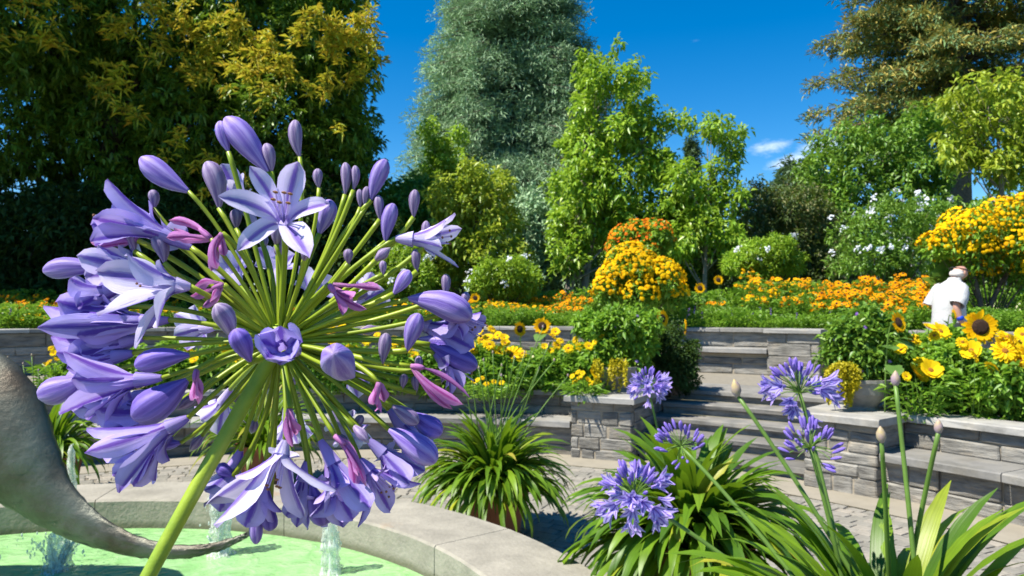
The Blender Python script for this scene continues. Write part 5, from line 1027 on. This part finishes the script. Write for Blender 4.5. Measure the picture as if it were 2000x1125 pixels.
floret(650, 800, 675, 840, .5, [(730, 860), (700, 880), (650, 870), (640, 830), (690, 800), (720, 830)], 'petal_lt', 34, spread=55)
floret(760, 800, 800, 850, .5, [(840, 870), (830, 830), (850, 890), (790, 890), (770, 860), (815, 905)], 'petal', 34, spread=55)
floret(850, 690, 885, 720, .3, [(905, 760), (870, 760), (925, 700), (860, 700), (900, 690), (880, 770)], 'petal', 30, spread=50)
floret(600, 900, 590, 960, .3, [(560, 1010), (580, 1030), (610, 1010), (640, 980), (550, 970), (600, 1035)], 'petal', 36, spread=55)
for a_ in ((470, 880, 450, 930, .2, [(400, 960), (430, 1000), (470, 990), (500, 950), (420, 930), (480, 1010)], 'petal', 44), (640, 905, 655, 965, -.2, [(610, 1010), (690, 1015), (640, 1025), (705, 985), (600, 975), (670, 1030)], 'petal', 46), (520, 900, 505, 960, -.1, [(450, 1000), (480, 1030), (520, 1030), (550, 1000), (470, 960), (535, 1020)], 'petal', 44), (720, 860, 765, 900, .1, [(830, 920), (800, 945), (770, 960), (740, 950), (815, 890), (750, 880)], 'petal', 40),
        (250, 600, 190, 610, .2, [(110, 590), (120, 630), (150, 660), (200, 670), (140, 560), (225, 560)], 'petal', 46), (280, 660, 215, 675, .1, [(100, 660), (130, 700), (170, 720), (220, 735), (150, 630), (240, 640)], 'petal', 48), (330, 800, 280, 815, .1, [(185, 800), (200, 850), (240, 870), (290, 880), (220, 780), (310, 850)], 'petal', 46), (300, 520, 240, 520, .1, [(150, 500), (165, 540), (200, 565), (240, 580), (190, 480), (270, 470)], 'petal_lt', 44), (335, 850, 290, 890, .2, [(200, 890), (220, 930), (260, 950), (300, 930), (230, 870), (320, 900)], 'petal', 40), (800, 620, 860, 650, .2, [(935, 640), (925, 680), (900, 700), (860, 710), (905, 620), (880, 600)], 'petal', 40)):
    floret(*a_[:5], a_[5], a_[6], a_[7], spread=80)
for (bx, by, mx_, my) in ((470, 560, 455, 530), (600, 590, 612, 565), (690, 600, 715, 580), (560, 790, 566, 830), (450, 760, 430, 800), (660, 720, 690, 735), (420, 640, 385, 640), (545, 560, 540, 520)): floret(bx, by, mx_, my, 1, None, 'petal_lt', 34, spread=62, stam=False)
for bx, by, tips in ((434, 455, [(412, 530), (425, 525), (405, 500), (438, 500)]), (437, 556, [(373, 578), (395, 600), (380, 560), (410, 590)]), (643, 556, [(717, 604), (669, 616), (745, 565), (690, 580)]), (802, 715, [(918, 777), (884, 800), (905, 790), (870, 775)]), (654, 851, [(714, 950), (700, 930), (690, 955)]), (740, 746, [(744, 797), (730, 790), (752, 785)]), (384, 722, [(379, 780), (395, 770), (388, 790)]), (412, 466, [(330, 430), (340, 445), (325, 465)]), (270, 470, [(178, 474), (195, 482), (205, 465)]), (566, 798, [(572, 872), (562, 865), (578, 850)])):
    wilted(bx, by, tips, rng.choice([-.7, -.4]), 17)
# slim stalks of buds still hidden inside the head
for i in range(16):
    d = nrm(rdir(rng, 1)[0] * (1, .8, 1) + axis * .25); L = rng.uniform(.045, .075); e = O0 + d * L; pedicel(e, None, .0013); v, f, uv = tube(e + d * np.linspace(0, rng.uniform(.010, .016), 6)[:, None], np.array([.0012, .0022, .0030, .0028, .0017, .0002]), 12, ribs=.04); mesh('bud', v, f, M[G_], big, loc=e, uv=uv, smooth=True)
# ------------------------------------------------------------------ the man on the walk
M['skin'] = plain('skin', (0.56, 0.30, 0.22), .5, var=.06, scale=10); M['shirt'] = plain('white_shirt', (0.52, 0.525, 0.53), .85, var=.06, scale=5, bump=.8, bscale=9)
M['shorts'] = plain('grey_shorts', (0.20, 0.21, 0.24), .85, var=.08, bump=.2); M['hair'] = plain('white_hair', (0.72, 0.66, 0.62), .8, var=.08, scale=60); M['dark'] = plain('dark_plastic', (0.02, 0.02, 0.02), .4); M['blue'] = plain('blue_band', (0.01, 0.06, 0.55), .5); M['shoe'] = plain('shoe', (0.10, 0.08, 0.06), .6)
mp_ = V3((5.60, 9.55, Z1 + .003)); man = thing('person', 'elderly person in white short-sleeved shirt walking past the flower bed with lowered head', 'person', mp_)
rotm = np.array([[1, 0, 0], [0, 1, 0], [0, 0, 1.]]); yaw = radians(10)        # local +x is where he walks
RZ = np.array([[cos(yaw), -sin(yaw), 0], [sin(yaw), cos(yaw), 0], [0, 0, 1]])
def skin(name, nodes, edges, mat, parent, root=0, sub=2):
    me = bpy.data.meshes.new(name); me.from_pydata([(RZ @ V3(n[:3])).tolist() for n in nodes], edges, []); me.materials.append(mat); o = bpy.data.objects.new(name, me); link(o, parent, W[man.name])
    m = o.modifiers.new('skin', 'SKIN'); m.use_smooth_shade = True; m.branch_smoothing = .4; s = o.modifiers.new('sub', 'SUBSURF'); s.levels = sub; s.render_levels = sub
    lay = me.skin_vertices[0].data if me.skin_vertices else None
    if lay is None:
        me.attributes.new; bpy.context.view_layer.objects.active = o; bpy.ops.mesh.customdata_skin_add(); lay = me.skin_vertices[0].data
    for d, n in zip(lay, nodes): d.radius = (n[3], n[4] if len(n) > 4 else n[3])
    lay[root].use_root = True; return o
N_b = [(-.02, 0, .86, .135, .15), (0, 0, 1.02, .13, .155), (.03, 0, 1.18, .125, .165), (.06, 0, 1.30, .10, .15), (.11, 0, 1.37, .058), (.145, 0, 1.42, .058), (.17, 0, 1.475, .096, .084), (.185, 0, 1.54, .106, .088), (.18, 0, 1.575, .060, .055), (.245, 0, 1.45, .042, .038),
       (.05, -.19, 1.30, .062), (-.10, -.26, 1.06, .046), (-.05, -.275, .88, .037), (0.0, -.27, .83, .032), (.05, .19, 1.30, .062), (.0, .25, 1.06, .045), (.14, .24, .92, .036), (.21, .23, .90, .030),
       (-.01, -.10, .80, .095), (.08, -.10, .46, .062), (.02, -.10, .09, .042), (.14, -.10, .045, .036), (-.03, .10, .80, .095), (-.06, .10, .46, .060), (-.24, .10, .12, .042), (-.14, .10, .045, .036), (.275, 0, 1.485, .014, .012)]
E_b = [(0, 1), (1, 2), (2, 3), (3, 4), (4, 5), (5, 6), (6, 7), (7, 8), (6, 9), (3, 10), (10, 11), (11, 12), (12, 13), (3, 14), (14, 15), (15, 16), (16, 17), (0, 18), (18, 19), (19, 20), (20, 21), (0, 22), (22, 23), (23, 24), (24, 25), (9, 26)]
for (hx, hy, hz) in ((0.0, -.27, .83), (.21, .23, .90)):        # five fingers each, half curled
    h = 13 if hy < 0 else 17
    for i, (dy, L) in enumerate(((-.022, .06), (-.008, .07), (.007, .066), (.021, .052))):
        a = len(N_b); N_b += [(hx + .035, hy + dy, hz - .01, .0095), (hx + .035 + L * .55, hy + dy, hz - .035, .0085), (hx + .03 + L * .5, hy + dy, hz - .06, .008)]; E_b += [(h, a), (a, a + 1), (a + 1, a + 2)]
    a = len(N_b); s = 1 if hy < 0 else -1; N_b += [(hx + .01, hy + .03 * s, hz - .015, .0105), (hx + .04, hy + .045 * s, hz - .035, .009)]; E_b += [(h, a), (a, a + 1)]
body = skin('body', N_b, E_b, M['skin'], man)
def loft(secs, n=22):
    a = np.linspace(0, 2 * pi, n, endpoint=False); V = np.array([[x + rx * cos(t), y + ry * sin(t), z] for x, y, z, rx, ry in secs for t in a]); k = len(secs)
    F = [(i * n + j, i * n + (j + 1) % n, (i + 1) * n + (j + 1) % n, (i + 1) * n + j) for i in range(k - 1) for j in range(n)]; return V, F
sh = MB(); v, f = loft([(x, y, z, rx * 1.16, ry) for x, y, z, rx, ry in [(.02, 0, .78, .175, .20), (.02, 0, .80, .178, .203), (.02, 0, .92, .165, .195), (.025, 0, 1.06, .16, .195), (.03, 0, 1.18, .152, .205), (.045, 0, 1.27, .135, .205), (.06, 0, 1.325, .115, .175), (.08, 0, 1.365, .09, .115), (.10, 0, 1.395, .072, .078), (.112, 0, 1.425, .062, .07)]]); sh.add(v + rng.normal(0, .003, v.shape), f)
for s_ in (-1, 1):
    v, f, _ = tube(bez((.05, s_ * .13, 1.315), (.03, s_ * .25, 1.24), ((-.09 if s_ < 0 else -.03), s_ * .268, 1.07), 8), [.062, .082, .088, .086, .085, .086, .088, .09], 14, False); sh.add(v + rng.normal(0, .003, v.shape), f)
shv = [(RZ @ x.T).T + W[man.name] for x in sh.V]; sh.V = shv; sh.build('shirt', M['shirt'], man, smooth=True)
skin('shorts', [(-.02, 0, .84, .15, .165), (-.01, -.10, .74, .115), (.03, -.105, .62, .105), (.06, -.105, .50, .10), (-.03, .10, .74, .115), (-.05, .105, .62, .105), (-.065, .105, .50, .10)], [(0, 1), (1, 2), (2, 3), (0, 4), (4, 5), (5, 6)], M['shorts'], man)
def loc(v): return W[man.name] + RZ @ V3(v)
def blobm(name, c, r, mat, parent, n=14):
    v, f = lathe([(1e-3, -1)] + [(cos(t), sin(t)) for t in np.linspace(-1.3, 1.3, 7)] + [(1e-3, 1)], n); v = (RZ @ (v * V3(r)).T).T; return mesh(name, v + loc(c), f, mat, parent, smooth=True)
blobm('hair', (.142, 0, 1.475), (.085, .098, .062), M['hair'], body); 
for s in (-1, 1):
    blobm('ear', (.175, s * .098, 1.485), (.020, .010, .034), M['skin'], body, 8); blobm('eye', (.262, s * .034, 1.51), (.010, .010, .008), M['dark'], body, 8); blobm('shoe', (.10 if s < 0 else -.19, s * .10, .048 if s < 0 else .055), (.14, .052, .048), M['shoe'], man)
v, f, _ = tube([loc(p) for p in ((.285, -.05, 1.505), (.20, -.108, 1.515), (.10, -.085, 1.545), (.055, 0, 1.555), (.10, .085, 1.545), (.20, .108, 1.515), (.285, .05, 1.505))], .007, 6); mesh('glasses_cord', v, f, M['dark'], man)
blobm('wrist_band', (-.055, -.273, .905), (.044, .05, .040), M['blue'], man)
